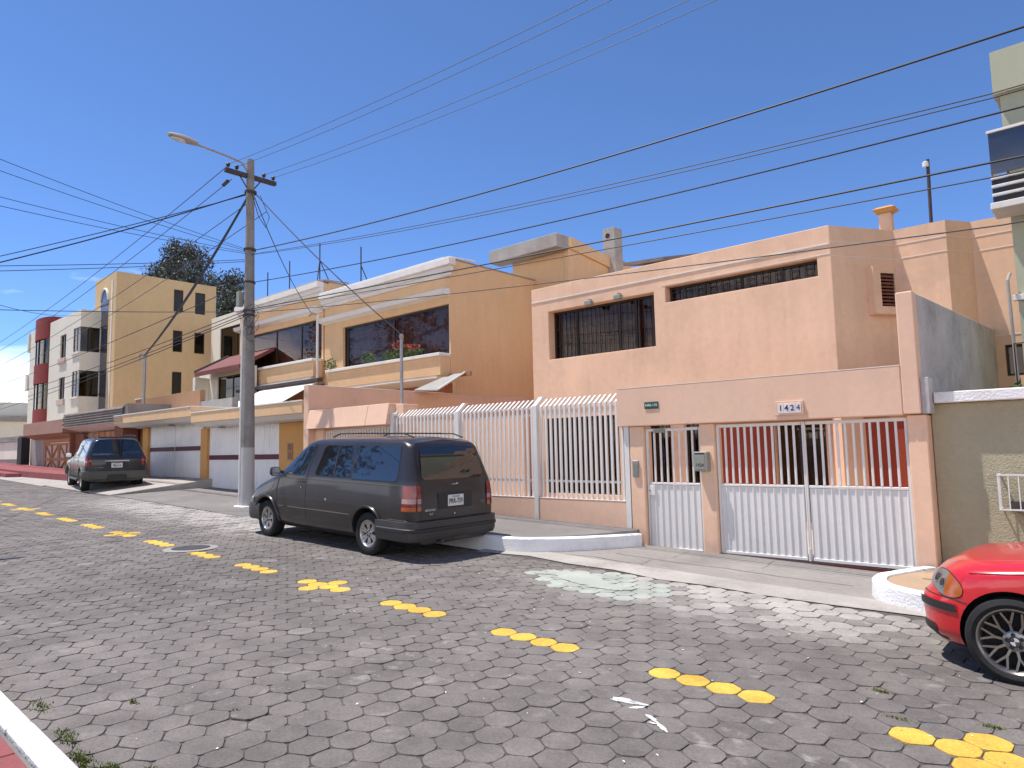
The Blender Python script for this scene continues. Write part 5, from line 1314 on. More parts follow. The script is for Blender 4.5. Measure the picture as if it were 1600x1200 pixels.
# to the left along the street
for k, (y, z, zm, lab) in enumerate(((8.15, 9.45, 8.9, 'bare wire falling left from the crossarm, uppermost of two'), (8.3, 9.15, 8.6, 'bare wire falling left from the crossarm, lower of two'),
                                     (8.9, 8.75, 8.2, 'thin wire falling left behind the mustard block, upper of two'), (9.3, 8.5, 7.9, 'thin wire falling left behind the mustard block, lower of two'))):
    wire(cat((PX - .1, y, z), (-68, y + .8, 7.9 - .35 * k), .8, 24), .011, lab, 'wire_grey')
# across the road to a pole on the near side, out to the left
NP = (-14.5, .2)
wire(cat((PX - .1, PY - .1, 8.85), (-23.6, .3, 5.45), .2), .017, 'thick dark cable sloping left from the pole top over the road')
wire(cat((PX - .1, PY - .1, 8.82), (-23.6, .3, 5.62), .12), .011, 'second thick cable beside the one sloping left over the road')
for k, (zz, lab) in enumerate(((7.85, 'thin cable rising to the upper left edge, topmost of four'), (7.55, 'thin cable rising to the upper left edge, second of four'), (6.85, 'thin cable crossing to the left edge, third of four'), (6.62, 'thin cable crossing to the left edge, lowest of four'))):
    wire(cat((PX - .1, PY - .05, 7.32 - .04 * k), (-15.3, .8, zz), .10), .0065, lab)
wire(cat((-45.5, 12.9, 10.2), (-15.3, .8, 5.3), .45), .010, 'thin cable falling right from the left edge onto the mustard block')
for k, (za, zb, lab) in enumerate(((5.6, 5.05, 'level black cable across the mustard block at its first windows'), (6.05, 6.3, 'cable crossing left over the tree foot, upper of two'), (6.0, 6.2, 'cable crossing left over the tree foot, lower of two'))):
    ya = [5.62, 7.05, 7.0][k]
    wire(cat((PX - .1, PY, ya), (-15.3, .8, [4.35, 4.98, 4.86][k]), .05), .008, lab)
for k, (ya, xb, yb_, zb, lab) in enumerate(((6.42, -70, 9.4, 6.3, 'black cable falling left across the mustard block, upper of three'), (5.66, -70, 9.4, 5.6, 'black cable falling left across the mustard block, middle of three'), (5.58, -70, 9.4, 4.9, 'black cable falling left across the mustard block, lowest of three'),
                                            (5.52, -70, 9.4, 4.5, 'thin cable falling left to the far pole under the three black ones'))):
    wire(cat((PX - .1, PY, ya), (xb, yb_, zb), .5, 24), .012, lab)
# service drops
wire(cat((PX + .05, PY, 8.92), (-23.6, 14.65, 7.28), .30), .013, 'black service cable dropping from the pole to the pipe between the orange houses')
wire(cat((PX + .05, PY, 8.95), (-12.93, 10.45, 4.66), .12), .014, 'black service cable dropping from the pole to the mast behind the white fence')
for k in range(3):
    wire(cat((PX - .1, PY, 8.9 - .03 * k), (-30.6 + .05 * k, 11.0, 6.0), .25 + .03 * k), .016, ('thick cable bundle dropping left from the pole, left strand', 'thick cable bundle dropping left from the pole, middle strand', 'thick cable bundle dropping left from the pole, right strand')[k])
wire([(PX - .12, PY - .05, 7.32), (PX - .5, PY + .2, 6.95), (PX - 1.1, PY + .4, 6.9), (PX - 1.6, PY + .5, 6.75), (PX - 2.3, PY + .6, 6.7)], .013, 'slack black loop hanging left of the pole at its middle clamp')
wire([(PX + .1, PY - .05, 8.9), (PX + .22, PY + .1, 8.2), (PX + .45, PY + .2, 7.85), (PX + .62, PY + .2, 8.1), (PX + .3, PY + .1, 8.75)], .010, 'small cable loop hanging right of the pole under the crossarm')
lr = random.Random(21)
for k in range(7):
    ang = lr.uniform(-.6, .9); rr = lr.uniform(.15, .34); zc = 5.35 + lr.uniform(-.25, .25)
    pts = [(PX + .1 + rr * .8 + rr * math.cos(a) * .9, PY - .1 + .1 * math.sin(a * 2 + k), zc - .15 + rr * math.sin(a) * 1.2) for a in [ang + i * 2 * math.pi / 14 * .9 for i in range(15)]]
    wire(pts, .006, 'small tangle loop of cable hanging at the pole clamp', 'wire', 'tangled cable loops at the pole')

for x, y, h_, lab in ((-15.3, .75, 8.2, 'concrete utility pole on the near pavement carrying the crossing cables'), (-23.65, .2, 7.5, 'concrete utility pole farther along the near pavement'), (14.45, 8.8, 9.6, 'concrete utility pole beyond the green building')):
    p_ = empty('utility_pole', (x, y, gz(x)), lab, 'pole')
    t = MB(); t.tube([(x, y, gz(x) - .1), (x, y, h_)], [.16, .10], 12); t.build('shaft', MT['pole'], p_, smooth=50)
    t = MB(); t.box(x - .05, x + .05, y - .75, y + .75, h_ - .35, h_ - .25); t.build('crossarm', MT['dark_steel'], p_)
# ------------------------------------------------------------------ small things on the road
mh = empty('manhole_cover', (-11.65, 5.0, gz(-11.65)), 'round dark iron manhole cover set in the road by the yellow dashes', 'manhole')
t = MB(); t.lathe([(.30, .010), (.40, .010), (.43, 0)], (-11.65, 5.0, gz(-11.65)), seg=28); t.build('ring', MT['concrete'], mh)
t = MB(); t.lathe([(0, .016), (.29, .016), (.295, .005)], (-11.65, 5.0, gz(-11.65)), seg=28); t.build('lid', MT['iron'], mh)
def blob(cx, cy, rx, ry, ang, seed, n=26):
    rr = random.Random(seed); out = []
    for k in range(n):
        a = 2 * math.pi * k / n; r = 1 + .14 * math.sin(2 * a + seed) + rr.uniform(-.22, .22)
        x, y = rx * r * math.cos(a), ry * r * math.sin(a)
        X = cx + x * math.cos(ang) - y * math.sin(ang); Y = cy + x * math.sin(ang) + y * math.cos(ang); out.append((X, Y, gz(X) + .0055))
    return out
t = MB(); t.face(blob(-2.74, 4.18, .11, .035, .25, 4)); t.face(blob(-2.64, 4.20, .07, .022, .1, 14)); t.face(blob(-2.61, 4.13, .05, .02, .9, 8)); t.face(blob(-2.44, 4.04, .06, .02, -.5, 2)); t.face(blob(-2.32, 3.96, .07, .016, -.65, 6)); t.face(blob(-2.40, 3.98, .03, .012, .3, 9))
tag(t.build('paint_spill', MT['splash'], recalc=False), 'spilt white paint on the road near the yellow dash', 'stain')
def smear(cx, cy, rx, ry, ang, seed, dz=.0065):
    return [(x, y, gz(x) + dz) for x, y, z in blob(cx, cy, rx, ry, ang, seed, 60)]
t = MB(); t.face(smear(-5.42, 7.32, .55, .26, -.12, 3)); t.face(smear(-4.82, 7.12, .30, .15, .1, 5, .0072)); t.face(smear(-5.95, 7.25, .14, .08, .4, 7, .0078))
tag(t.build('cement_smear', MT['cement_stain'], recalc=False), 'pale greenish cement smeared over the blocks before the white gate', 'stain')
# weeds in the joints near the kerb
gr = MB(); rnd = random.Random(17)
for (cx, cy, n, s) in [(-5.0, 1.42, 90, .12), (-4.6, 1.38, 120, .10), (-4.33, 1.45, 120, .10), (-4.1, 1.6, 70, .08), (-4.25, 1.33, 90, .12), (-5.7, 1.45, 60, .12), (-3.9, 1.5, 80, .08), (-3.5, 2.0, 30, .05), (-5.3, 1.9, 20, .04),
                       (-1.45, 5.55, 50, .07), (-1.25, 5.1, 30, .06), (-.75, 5.35, 40, .06), (-4.6, 2.3, 20, .03), (-.9, 6.9, 40, .06)]:
    for _ in range(n * 3):
        x = cx + rnd.gauss(0, s * .6); y = cy + rnd.gauss(0, s * .2); z = gz(x) - .012; hgt = rnd.uniform(.010, .035); a = rnd.uniform(0, 6.28); w = .008
        dx, dy = math.cos(a) * w, math.sin(a) * w; tx_, ty_ = rnd.gauss(0, .015), rnd.gauss(0, .015)
        gr.face([(x - dx, y - dy, z), (x + dx, y + dy, z), (x + tx_, y + ty_, z + hgt)])
tag(gr.build('weeds', MT['grass'], recalc=False), 'small green weeds growing in the paving joints', 'weeds', kind='stuff')
lt = MB()
for _ in range(150):
    x = rnd.uniform(-9, 0); y = rnd.uniform(1.4, 8); s = rnd.uniform(.003, .010); a = rnd.uniform(0, 6.3)
    lt.face([(x + s * math.cos(a + k * 1.57) * (1 if k % 2 else 1.6), y + s * math.sin(a + k * 1.57), gz(x) + .006 + .002 * k) for k in range(4)])
tag(lt.build('litter_specks', MT['peach_light'], recalc=False), 'tiny pale specks of grit and paper on the paving', 'litter', kind='stuff')

# ------------------------------------------------------------------ cars
def pchip(tab):
    xs = [p[0] for p in tab]; ys = [p[1] for p in tab]; n = len(xs)
    h = [xs[i + 1] - xs[i] for i in range(n - 1)]; d = [(ys[i + 1] - ys[i]) / h[i] for i in range(n - 1)]
    ms = [d[0]] + [0 if d[i - 1] * d[i] <= 0 else 2 * d[i - 1] * d[i] / (d[i - 1] + d[i]) for i in range(1, n - 1)] + [d[-1]]
    def f(x):
        if x <= xs[0]: return ys[0]
        if x >= xs[-1]: return ys[-1]
        i = 0
        while x > xs[i + 1]: i += 1
        t = (x - xs[i]) / h[i]
        return ((2 * t ** 3 - 3 * t * t + 1) * ys[i] + (t ** 3 - 2 * t * t + t) * h[i] * ms[i] + (-2 * t ** 3 + 3 * t * t) * ys[i + 1] + (t ** 3 - t * t) * h[i] * ms[i + 1])
    return f
def rounded(ctrl, k=4):
    """half cross-section with rounded corners: ctrl = [(y, z, r), ...]"""
    pts = [(ctrl[0][0], ctrl[0][1])]
    for i in range(1, len(ctrl) - 1):
        p, a, b = Vector(ctrl[i][:2]), Vector(ctrl[i - 1][:2]), Vector(ctrl[i + 1][:2]); r = ctrl[i][2]
        la, lb = (a - p).length, (b - p).length
        ra, rb = min(r, la * .48), min(r, lb * .48)
        A_ = p + (a - p).normalized() * ra if la > 1e-6 else p; B_ = p + (b - p).normalized() * rb if lb > 1e-6 else p
        for j in range(k + 1):
            t = j / k; q = A_ * (1 - t) ** 2 + p * 2 * t * (1 - t) + B_ * t * t; pts.append((q.x, q.y))
    pts.append((ctrl[-1][0], ctrl[-1][1])); return pts

class Car:
    """body lofted along x (nose at +x) from cross-sections; panels, glass and lamps are patches that follow its skin"""
    def __init__(s, name, label, cat_, loc, rz, xr, xf, prof, rear, front, ry, rr, fy, frr, axles, wheel_r, arch_r, half_w, paint, pitch=0.0, rdecay=.55, fdecay=.5):
        s.root = empty(name, loc, label, cat_, rot=(0, pitch, rz))
        s.xr, s.xf, s.prof, s.rear, s.front = xr, xf, prof, rear, front
        s.ry, s.rr, s.fy, s.frr = ry, rr, fy, frr; s.rd, s.fd = rdecay, fdecay
        s.axles, s.R, s.AR, s.hw = axles, wheel_r, arch_r, half_w
        s.body(paint)
    def scale(s, x):
        k = 1.0
        t = (s.xr + s.rr - x) / s.rr
        if t > 0: k *= 1 - s.ry * (1 - math.sqrt(max(0, 1 - min(1, t) ** 2)))
        t = (x - (s.xf - s.frr)) / s.frr
        if t > 0: k *= 1 - s.fy * (1 - math.sqrt(max(0, 1 - min(1, t) ** 2)))
        return k
    def xact(s, x, z):
        a = max(0, 1 - (x - s.xr) / s.rd); b = max(0, 1 - (s.xf - x) / s.fd)
        a = a * a * (3 - 2 * a); b = b * b * (3 - 2 * b)
        return x + s.rear(z) * a - s.front(z) * b
    def half(s, x):
        k = s.scale(x); return [(y * k, z) for y, z in rounded(s.prof(x))]
    def stations(s):
        out = []
        for k in range(9): out.append(s.xr + s.rr * (1 - math.cos(math.pi / 2 * k / 8)))
        n = 44; a, b = s.xr + s.rr, s.xf - s.frr
        for k in range(1, n): out.append(a + (b - a) * k / n)
        for k in range(11): out.append(s.xf - s.frr * (1 - math.sin(math.pi / 2 * k / 10)))
        return out
    def ysurf(s, x, z):
        h = s.half(x); n = len(h); best = h[1][0]
        for i in range(1, n - 2):
            (y0, z0), (y1, z1) = h[i], h[i + 1]
            if z0 <= z <= z1 and z1 > z0: return y0 + (y1 - y0) * (z - z0) / (z1 - z0)
            if z > z1: best = y1
        return best
    def P(s, x, z, side=1): return Vector((s.xact(x, z), side * s.ysurf(x, z), z))
    def Nrm(s, x, z, side=1):
        e = .012; a = s.P(min(x + e, s.xf), z, side) - s.P(max(x - e, s.xr), z, side); b = s.P(x, z + e, side) - s.P(x, z - e, side)
        n = a.cross(b); 
        if n.y * side < 0 and abs(n.y) > 1e-9: n = -n
        return n.normalized() if n.length > 1e-9 else Vector((0, side, 0))
    def top(s, x, f, off=0.0):
        """on the upper surface: f in -1..1 across"""
        h = s.half(x); ye, ze = h[-2]; yt, zt = h[-1]
        a = abs(f); y = ye * a; z = zt + (ze - zt) * a * a
        return Vector((s.xact(x, z), y * (1 if f >= 0 else -1), z + off))
    def body(s, paint):
        mb = MB(); rows = []
        for x in s.stations():
            h = s.half(x); L = [(s.xact(x, z), y, z) for y, z in h]; Rr = [(q[0], -q[1], q[2]) for q in L[1:-1]][::-1]
            rows.append(L + Rr)
        mb.grid(rows, closed=True); n = len(rows[0]); m_ = (n + 2) // 2
        for row, rev in ((rows[0], False), (rows[-1], True)):
            for i in range(m_ - 1):
                a, b = row[i], row[i + 1]; a2, b2 = row[-i] if i else row[0], row[-(i + 1)]
                if i == 0: mb.face([a, b, b2])
                elif i == m_ - 2: mb.face([a, b, a2])
                else: mb.face([a, b, b2, a2])
        me = mb.mesh('body', [paint, MT['black']])
        bm = bmesh.new(); bm.from_mesh(me); bmesh.ops.remove_doubles(bm, verts=bm.verts, dist=1e-5); bmesh.ops.dissolve_degenerate(bm, edges=bm.edges, dist=1e-6); bmesh.ops.recalc_face_normals(bm, faces=bm.faces); bm.to_mesh(me); bm.free()
        tmp = bpy.data.objects.new('body_tmp', me); col.objects.link(tmp); cutters = []
        for ax in s.axles:
            for side in (1, -1):
                c = MB(); y0, y1 = side * (s.hw - .30), side * (s.hw + .2)
                ring = [(ax[0] + s.AR * math.cos(2 * math.pi * k / 40), s.R + .01 + s.AR * math.sin(2 * math.pi * k / 40)) for k in range(40)]
                V = [(x, y0, z) for x, z in ring] + [(x, y1, z) for x, z in ring]
                c.add(V, [tuple(range(40)), tuple(range(79, 39, -1))] + [(k, (k + 1) % 40, 40 + (k + 1) % 40, 40 + k) for k in range(40)])
                co = bpy.data.objects.new('cut_tmp', c.mesh('cut', MT['black'])); col.objects.link(co); cutters.append(co)
                md = tmp.modifiers.new('b', 'BOOLEAN'); md.object = co; md.operation = 'DIFFERENCE'; md.solver = 'EXACT'
        dg_ = bpy.context.evaluated_depsgraph_get(); dg_.update()
        me2 = bpy.data.meshes.new_from_object(tmp.evaluated_get(dg_))
        bpy.data.objects.remove(tmp)
        for c in cutters: bpy.data.objects.remove(c)
        me2.materials.clear(); me2.materials.append(paint); me2.materials.append(MT['black'])
        for p in me2.polygons:
            p.material_index = 0
            for ax in s.axles:
                if math.hypot(p.center.x - ax[0], p.center.z - s.R - .01) < s.AR + .001 and (abs(p.normal.y) < .25 or abs(abs(p.center.y) - (s.hw - .30)) < .003) and abs(p.center.y) > s.hw - .302:
                    p.material_index = 1
            if p.center.z < .27 and p.normal.z < -.7: p.material_index = 1
        me2.polygons.foreach_set("use_smooth", [True] * len(me2.polygons)); me2.set_sharp_from_angle(angle=rad(32))
        me2.name = 'body'; s.bodyo = link('body', me2, s.root, True)
    def side_patch(s, name, mat, x0, x1, lo, hi, side, off=.005, nx=14, nz=6, rc=0.0, parent=None, sl0=0.0, sl1=0.0):
        flo = lo if callable(lo) else (lambda x: lo); fhi = hi if callable(hi) else (lambda x: hi)
        rows = []
        for i in range(nx + 1):
            u = (1 - math.cos(math.pi * i / nx)) / 2 if rc else i / nx
            x = x0 + (x1 - x0) * u; a, b = flo(x), fhi(x)
            if rc:
                d = min(abs(x - x0), abs(x1 - x))
                if d < rc: q = rc * (1 - math.sqrt(max(0, 1 - (1 - d / rc) ** 2))); a += q; b -= q
            if b < a: a = b = (a + b) / 2
            w_ = (x - x0) / (x1 - x0); row = []
            for k in range(nz + 1):
                z = a + (b - a) * k / nz; xx = x + (sl0 * (1 - w_) + sl1 * w_) * (k / nz) * (b - a) / .5
                row.append(tuple(s.P(xx, z, side) + s.Nrm(xx, z, side) * off))
            rows.append(row)
        t = MB(); t.grid(rows); me = t.mesh(name, mat, smooth=45)
        if me.polygons and sum(p.normal.y * side * p.area for p in me.polygons) < 0: me.flip_normals()
        return link(name, me, parent or s.root, True)
    def rear_patch(s, name, mat, y0, y1, z0, z1, off=.006, n=6, rc=0.0, parent=None, wide=None):
        rows = []
        for k in range(n + 1):
            z = z0 + (z1 - z0) * k / n; x = s.xr + s.rear(z) - off; a, b = y0, y1
            if wide:
                w = wide(z); a, b = a * w, b * w
            if rc:
                d = min(z - z0, z1 - z)
                if d < rc: q = rc * (1 - math.sqrt(max(0, 1 - (1 - d / rc) ** 2))); a += q; b -= q
            rows.append([(x, a + (b - a) * j / 6, z) for j in range(7)])
        t = MB(); t.grid(rows); me = t.mesh(name, mat, recalc=False)
        if sum(p.normal.x * p.area for p in me.polygons) > 0: me.flip_normals()
        return link(name, me, parent or s.root, True)
    def top_patch(s, name, mat, x0, x1, f0, f1, off=.006, nx=12):
        rows = []
        for i in range(nx + 1):
            x = x0 + (x1 - x0) * i / nx; rows.append([tuple(s.top(x, f0 + (f1 - f0) * k / 10, off)) for k in range(11)])
        t = MB(); t.grid(rows); me = t.mesh(name, mat, smooth=45)
        if sum(p.normal.z * p.area for p in me.polygons) < 0: me.flip_normals()
        return link(name, me, s.root, True)
    def seam(s, pts, side, r=.004, name='door_seam', mat=None):
        t = MB(); out = []
        for i in range(len(pts) - 1):
            for k in range(6): 
                q = Vector(pts[i]).lerp(Vector(pts[i + 1]), k / 6); out.append(s.P(q.x, q.y, side) + s.Nrm(q.x, q.y, side) * .0005)
        out.append(s.P(*pts[-1], side)); t.tube(out, r, 4); return t.build(name, mat or MT['black'], s.root, True)
    def bumper(s, name, mat, end, z0, z1, out_, wrap, thick=.03, lip=0.0):
        """band round the nose or tail following the body, standing out from it"""
        rows = []
        path = []
        sgn = -1 if end == 'rear' else 1
        xe = s.xr if end == 'rear' else s.xf
        zm = (z0 + z1) / 2
        xs_ = [xe - sgn * wrap * (1 - k / 10) ** 1.6 for k in range(11)]
        left = [s.P(x, zm, 1) for x in xs_]
        mid = [Vector((left[-1].x, left[-1].y * (1 - 2 * k / 10), zm)) for k in range(1, 10)]
        path = left + mid + [Vector((p.x, -p.y, p.z)) for p in left[::-1]]
        for i, p in enumerate(path):
            a, b = path[max(i - 1, 0)], path[min(i + 1, len(path) - 1)]; d = (b - a); d.z = 0; d.normalize(); n = Vector((d.y, -d.x, 0))
            if n.dot(Vector((p.x - (xe - sgn * 1.0), p.y, 0))) < 0: n = -n
            def q(o_, z): return tuple(Vector((p.x, p.y, z)) + n * o_)
            rows.append([q(-thick, z0 + .02), q(out_ * .6, z0), q(out_, z0 + (z1 - z0) * .25), q(out_, z0 + (z1 - z0) * .75), q(out_ * .7 + lip, z1), q(-thick, z1 + .005)])
        t = MB(); t.grid(rows); t.face(rows[0]); t.face(rows[-1][::-1])
        return t.build(name, mat, s.root, True, smooth=35)
    def wheels(s, rim_r, width, style, rimmat):
        tw = MB(); w = width / 2
        tw.lathe([(rim_r, w * .85), (rim_r + .02, w), (s.R - .045, w * 1.04), (s.R - .012, w * .88), (s.R, w * .6), (s.R, -w * .6), (s.R - .012, -w * .88), (s.R - .045, -w * 1.04), (rim_r + .02, -w), (rim_r, -w * .85), (rim_r, w * .85)], axis='y', seg=40)
        tm = tw.mesh('tyre', MT['tyre'], smooth=40)
        bk_ = MB(); bk_.lathe([(0, w * .1), (rim_r * .98, w * .1), (rim_r * .98, w * .0)], axis='y', seg=28); bkm = bk_.mesh('brake', MT['black'])
        rm = MB(); rm.lathe([(rim_r - .035, w * .2), (rim_r - .022, w * .75), (rim_r - .004, w * .92), (rim_r + .006, w * .92), (rim_r + .004, w * .5)], axis='y', seg=40)
        hubr = rim_r * (.33 if style == 'mesh' else .34)
        rm.lathe([(0, w * .74), (hubr * .8, w * .74), (hubr, w * .66), (hubr, w * .3)], axis='y', seg=24)
        def spoke(a0, r0, a1, r1, wd):
            p0 = Vector((r0 * math.cos(a0), 0, r0 * math.sin(a0))); p1 = Vector((r1 * math.cos(a1), 0, r1 * math.sin(a1))); d = (p1 - p0).normalized(); n = Vector((-d.z, 0, d.x)) * wd
            y0, y1 = w * .70, w * .80; yb = w * .35
            V = [p0 - n + Vector((0, y0, 0)), p0 + n + Vector((0, y0, 0)), p1 + n * .8 + Vector((0, y1, 0)), p1 - n * .8 + Vector((0, y1, 0)), p0 - n + Vector((0, yb, 0)), p0 + n + Vector((0, yb, 0)), p1 + n * .8 + Vector((0, yb, 0)), p1 - n * .8 + Vector((0, yb, 0))]
            rm.add(V, [(0, 1, 2, 3), (0, 4, 5, 1), (1, 5, 6, 2), (2, 6, 7, 3), (3, 7, 4, 0)])
        if style == 'mesh':
            for k in range(10):
                a = 2 * math.pi * k / 10; rmid = rim_r * .55; spoke(a, hubr * .7, a, rmid, .010)
                spoke(a, rmid * .95, a + .19, rim_r - .02, .0085); spoke(a, rmid * .95, a - .19, rim_r - .02, .0085)
        else:
            nsp = 6
            for k in range(nsp):
                a = 2 * math.pi * k / nsp + .3; spoke(a - .09, hubr * .8, a - .17, rim_r - .03, .022); spoke(a + .09, hubr * .8, a + .17, rim_r - .03, .022)
            rm.lathe([(rim_r * .80, w * .74), (rim_r * .80, w * .80), (rim_r - .02, w * .84)], axis='y', seg=40)
        rmm = rm.mesh('rim', rimmat, smooth=35)
        nb = MB()
        for k in range(5):
            a = 2 * math.pi * k / 5; nb.lathe([(.0, .004), (.016, .004), (.016, 0)], (hubr * .62 * math.cos(a), w * .745, hubr * .62 * math.sin(a)), axis='y', seg=8)
        nbm = nb.mesh('lug_nuts', MT['black'])
        for ax in s.axles:
            for side in (1, -1):
                e_ = bpy.data.objects.new('wheel', None); col.objects.link(e_); e_.parent = s.root; e_.empty_display_size = .1
                e_.location = (ax[0], side * (s.hw - width / 2 - ax[1]), s.R); e_.rotation_euler = (0, lr.uniform(0, 6), 0 if side > 0 else math.pi)
                for nm, mm in (('tyre', tm), ('rim', rmm), ('brake_disc', bkm), ('lug_nuts', nbm)):
                    o = bpy.data.objects.new(nm, mm); o.parent = e_; col.objects.link(o)
                s.lastwheel = e_
                s.__dict__.setdefault('wl', []).append(e_)
    def arch_trim(s, mat, r=.022, name='arch_trim', z_min=.30):
        for ax in s.axles:
            for side in (1, -1):
                pts = []
                for k in range(25):
                    a = math.pi * (k / 24) * 1.12 - .19; x = ax[0] + (s.AR + .012) * math.cos(a); z = s.R + .01 + (s.AR + .012) * math.sin(a)
                    if z < z_min: continue
                    pts.append(s.P(x, z, side) + Vector((0, side * .004, 0)))
                t = MB(); t.tube(pts, r, 6); t.build(name, mat, s.root, True, smooth=60)
    def mirror(s, x, z, side, mat, size=(.11, .10, .16)):
        p = s.P(x, z, side); o = Vector((p.x, p.y + side * .14, p.z + .02))
        t = MB(); t.tube([p + Vector((0, -side * .02, 0)), o], .025, 6); t.lathe([(0, -size[0] * .5), (.06, -size[0] * .5), (.085, -size[0] * .1), (.085, size[0] * .5), (0, size[0] * .5)], (0, 0, 0), axis='z', seg=4) if False else None
        L, W_, H_ = size
        rows = []
        for k, (dx, sc_) in enumerate(((-L * .5, .96), (-L * .3, 1.0), (L * .1, .95), (L * .4, .7), (L * .55, .3))):
            rows.append([(o.x + dx, o.y + side * W_ * .3 + W_ * sc_ * .9 * math.copysign(abs(math.cos(a)) ** .6, math.cos(a)), o.z + H_ * .5 * sc_ * math.copysign(abs(math.sin(a)) ** .6, math.sin(a))) for a in [2 * math.pi * j / 16 for j in range(16)]])
        t.grid(rows, closed=True); t.face(rows[0]); t.face(rows[-1][::-1]); mo = t.build('mirror', mat, s.root, True, smooth=45)
        g = MB(); xg = o.x - L * .5 - .003; g.face([(xg, q[1] * .9 + (o.y + side * W_ * .3) * .1, q[2] * .9 + o.z * .1) for q in rows[0]]); g.build('mirror_glass', MT['chrome'], mo, True)
    def handle(s, x, z, side, mat):
        p = s.P(x, z, side); n = s.Nrm(x, z, side); t = MB()
        t.tube([p + Vector((-.075, 0, 0)) + n * .004, p + Vector((-.06, 0, 0)) + n * .022, p + Vector((.06, 0, 0)) + n * .022, p + Vector((.075, 0, 0)) + n * .004], .012, 6); t.build('door_handle', mat, s.root, True)
    def plate(s, y, z, w, h, text, off=.015):
        x = s.xr + s.rear(z) - off; t = MB(); t.box(x - .004, x + .006, y - w / 2, y + w / 2, z - h / 2, z + h / 2); p = t.build('number_plate', MT['plate'], s.root, True, bevel=.002)
        text_mesh('plate_text', text, h * .62, MT['ink'], p, face_matrix((x - .0055, y, z - h * .08), (0, -1, 0), (0, 0, 1)) @ Matrix.Diagonal((.78, 1, 1, 1)), bold=.002)
        text_mesh('plate_country', 'ECUADOR', h * .2, MT['ink'], p, face_matrix((x - .0055, y, z + h * .33), (0, -1, 0), (0, 0, 1)))
        return p

PITCH = -math.atan(SL)   # nose up the street: heading -X climbs
# ---- charcoal van
v_zt = pchip([(-2.62, 1.795), (-2.3, 1.835), (-1, 1.85), (.10, 1.84), (.40, 1.80), (.58, 1.715), (.92, 1.47), (1.16, 1.30), (1.27, 1.235), (1.6, 1.12), (2.0, .985), (2.25, .86), (2.38, .74)])
v_bt = pchip([(-2.62, 1.15), (-1, 1.16), (.4, 1.15), (1.15, 1.14), (1.6, 1.03), (2.0, .90), (2.25, .77), (2.38, .66)])
v_w4 = pchip([(-2.62, .70), (.0, .71), (.5, .70), (1.2, .76), (1.7, .74), (2.38, .66)])
v_w3 = pchip([(-2.62, .86), (0, .87), (1.2, .865), (1.8, .84), (2.38, .78)])
def v_prof(x):
    zt, zb = v_zt(x), v_bt(x); z4 = max(zb + .025, zt - .055)
    w4 = v_w4(x); w3 = v_w3(x)
    return [(0, .24, 0), (.74, .24, .05), (.86, .34, .08), (.905, .70, .15), (w3, zb, .05), (w4, z4, .10), (0, zt, 0)]
van = Car('minivan', 'charcoal grey minivan parked at the kerb in front of the white fence', 'van', (-10.45, 7.40, gz(-10.45) - .006), math.pi, -2.60, 2.38, v_prof,
          pchip([(0, 0), (.95, 0.0), (1.15, .03), (1.5, .13), (1.7, .22), (1.85, .33)]), pchip([(0, .06), (.35, 0), (.6, 0), (.75, .03), (1.0, .05)]),
          .13, .16, .26, .42, [(1.545, .03), (-1.545, .03)], .335, .40, .905, MT['van_paint'], pitch=PITCH)
GL = MT['glass_car']
for sd in (1, -1):
    van.side_patch('side_window', GL, .36, 1.08, lambda x: 1.185, lambda x: min(1.705, v_zt(x) - .085), sd, nx=18, rc=0, sl0=-.25)
    van.side_patch('side_window', GL, -1.035, -.03, 1.185, 1.69, sd, rc=.05, sl1=-.15)
    van.side_patch('side_window', GL, -2.24, -1.085, 1.165, 1.695, sd, rc=.06)
    van.side_patch('window_seal', MT['plastic_black'], .345, 1.11, lambda x: 1.168, lambda x: min(1.722, v_zt(x) - .07), sd, off=.003, nx=18, sl0=-.25)
    van.side_patch('window_seal', MT['plastic_black'], -1.06, -.01, 1.165, 1.71, sd, off=.003, rc=.05, sl1=-.15)
    van.side_patch('window_seal', MT['plastic_black'], -2.262, -1.06, 1.145, 1.715, sd, off=.003, rc=.06)
    van.side_patch('window_divider', MT['plastic_black'], -.60, -.565, 1.19, 1.685, sd, off=.009, nx=1)
    van.seam([(1.16, .42), (1.18, .9), (1.12, 1.16)], sd); van.seam([(.06, 1.70), (.20, 1.3), (.22, 1.0), (.22, .44)], sd); van.seam([(1.16, .42), (.9, .40), (.22, .44)], sd)
    van.seam([(2.2, .79), (1.7, .95), (1.16, 1.10), (.2, 1.115), (-2.45, 1.10)], sd, r=.006, name='belt_line', mat=MT['plastic_grey'])
    van.seam([(1.08, .60), (0, .60), (-1.08, .595)], sd, r=.010, name='rub_strip', mat=MT['plastic_grey'])
    van.seam([(-2.05, .60), (-2.55, .60)], sd, r=.006, name='rub_strip', mat=MT['plastic_grey'])
    van.side_patch('tail_lamp', MT['lamp_red'], -2.598, -2.40, .74, 1.11, sd, off=.008, nx=12)
    van.side_patch('tail_lamp_white', MT['lamp_pale'], -2.5985, -2.398, .85, .92, sd, off=.011, nx=12)
    van.side_patch('tail_lamp_amber', MT['lamp_amber'], -2.5985, -2.398, .74, .80, sd, off=.011, nx=12)
    van.side_patch('headlamp', MT['lamp_clear'], 2.02, 2.30, .60, .72, sd, off=.006)
    van.handle(.36, 1.06, sd, MT['plastic_black']); van.mirror(1.10, 1.20, sd, MT['plastic_black'], (.12, .10, .17))
    van.side_patch('door_lock', MT['chrome'], .36, .385, .95, .975, sd, off=.008, nx=2, nz=2)
t = MB(); p = van.P(-.40, .80, 1); t.lathe([(0, .006), (.022, .004), (.026, 0)], tuple(p + Vector((0, .002, 0))), axis='y', seg=10); t.build('fuel_cap', MT['chrome'], van.root, True)
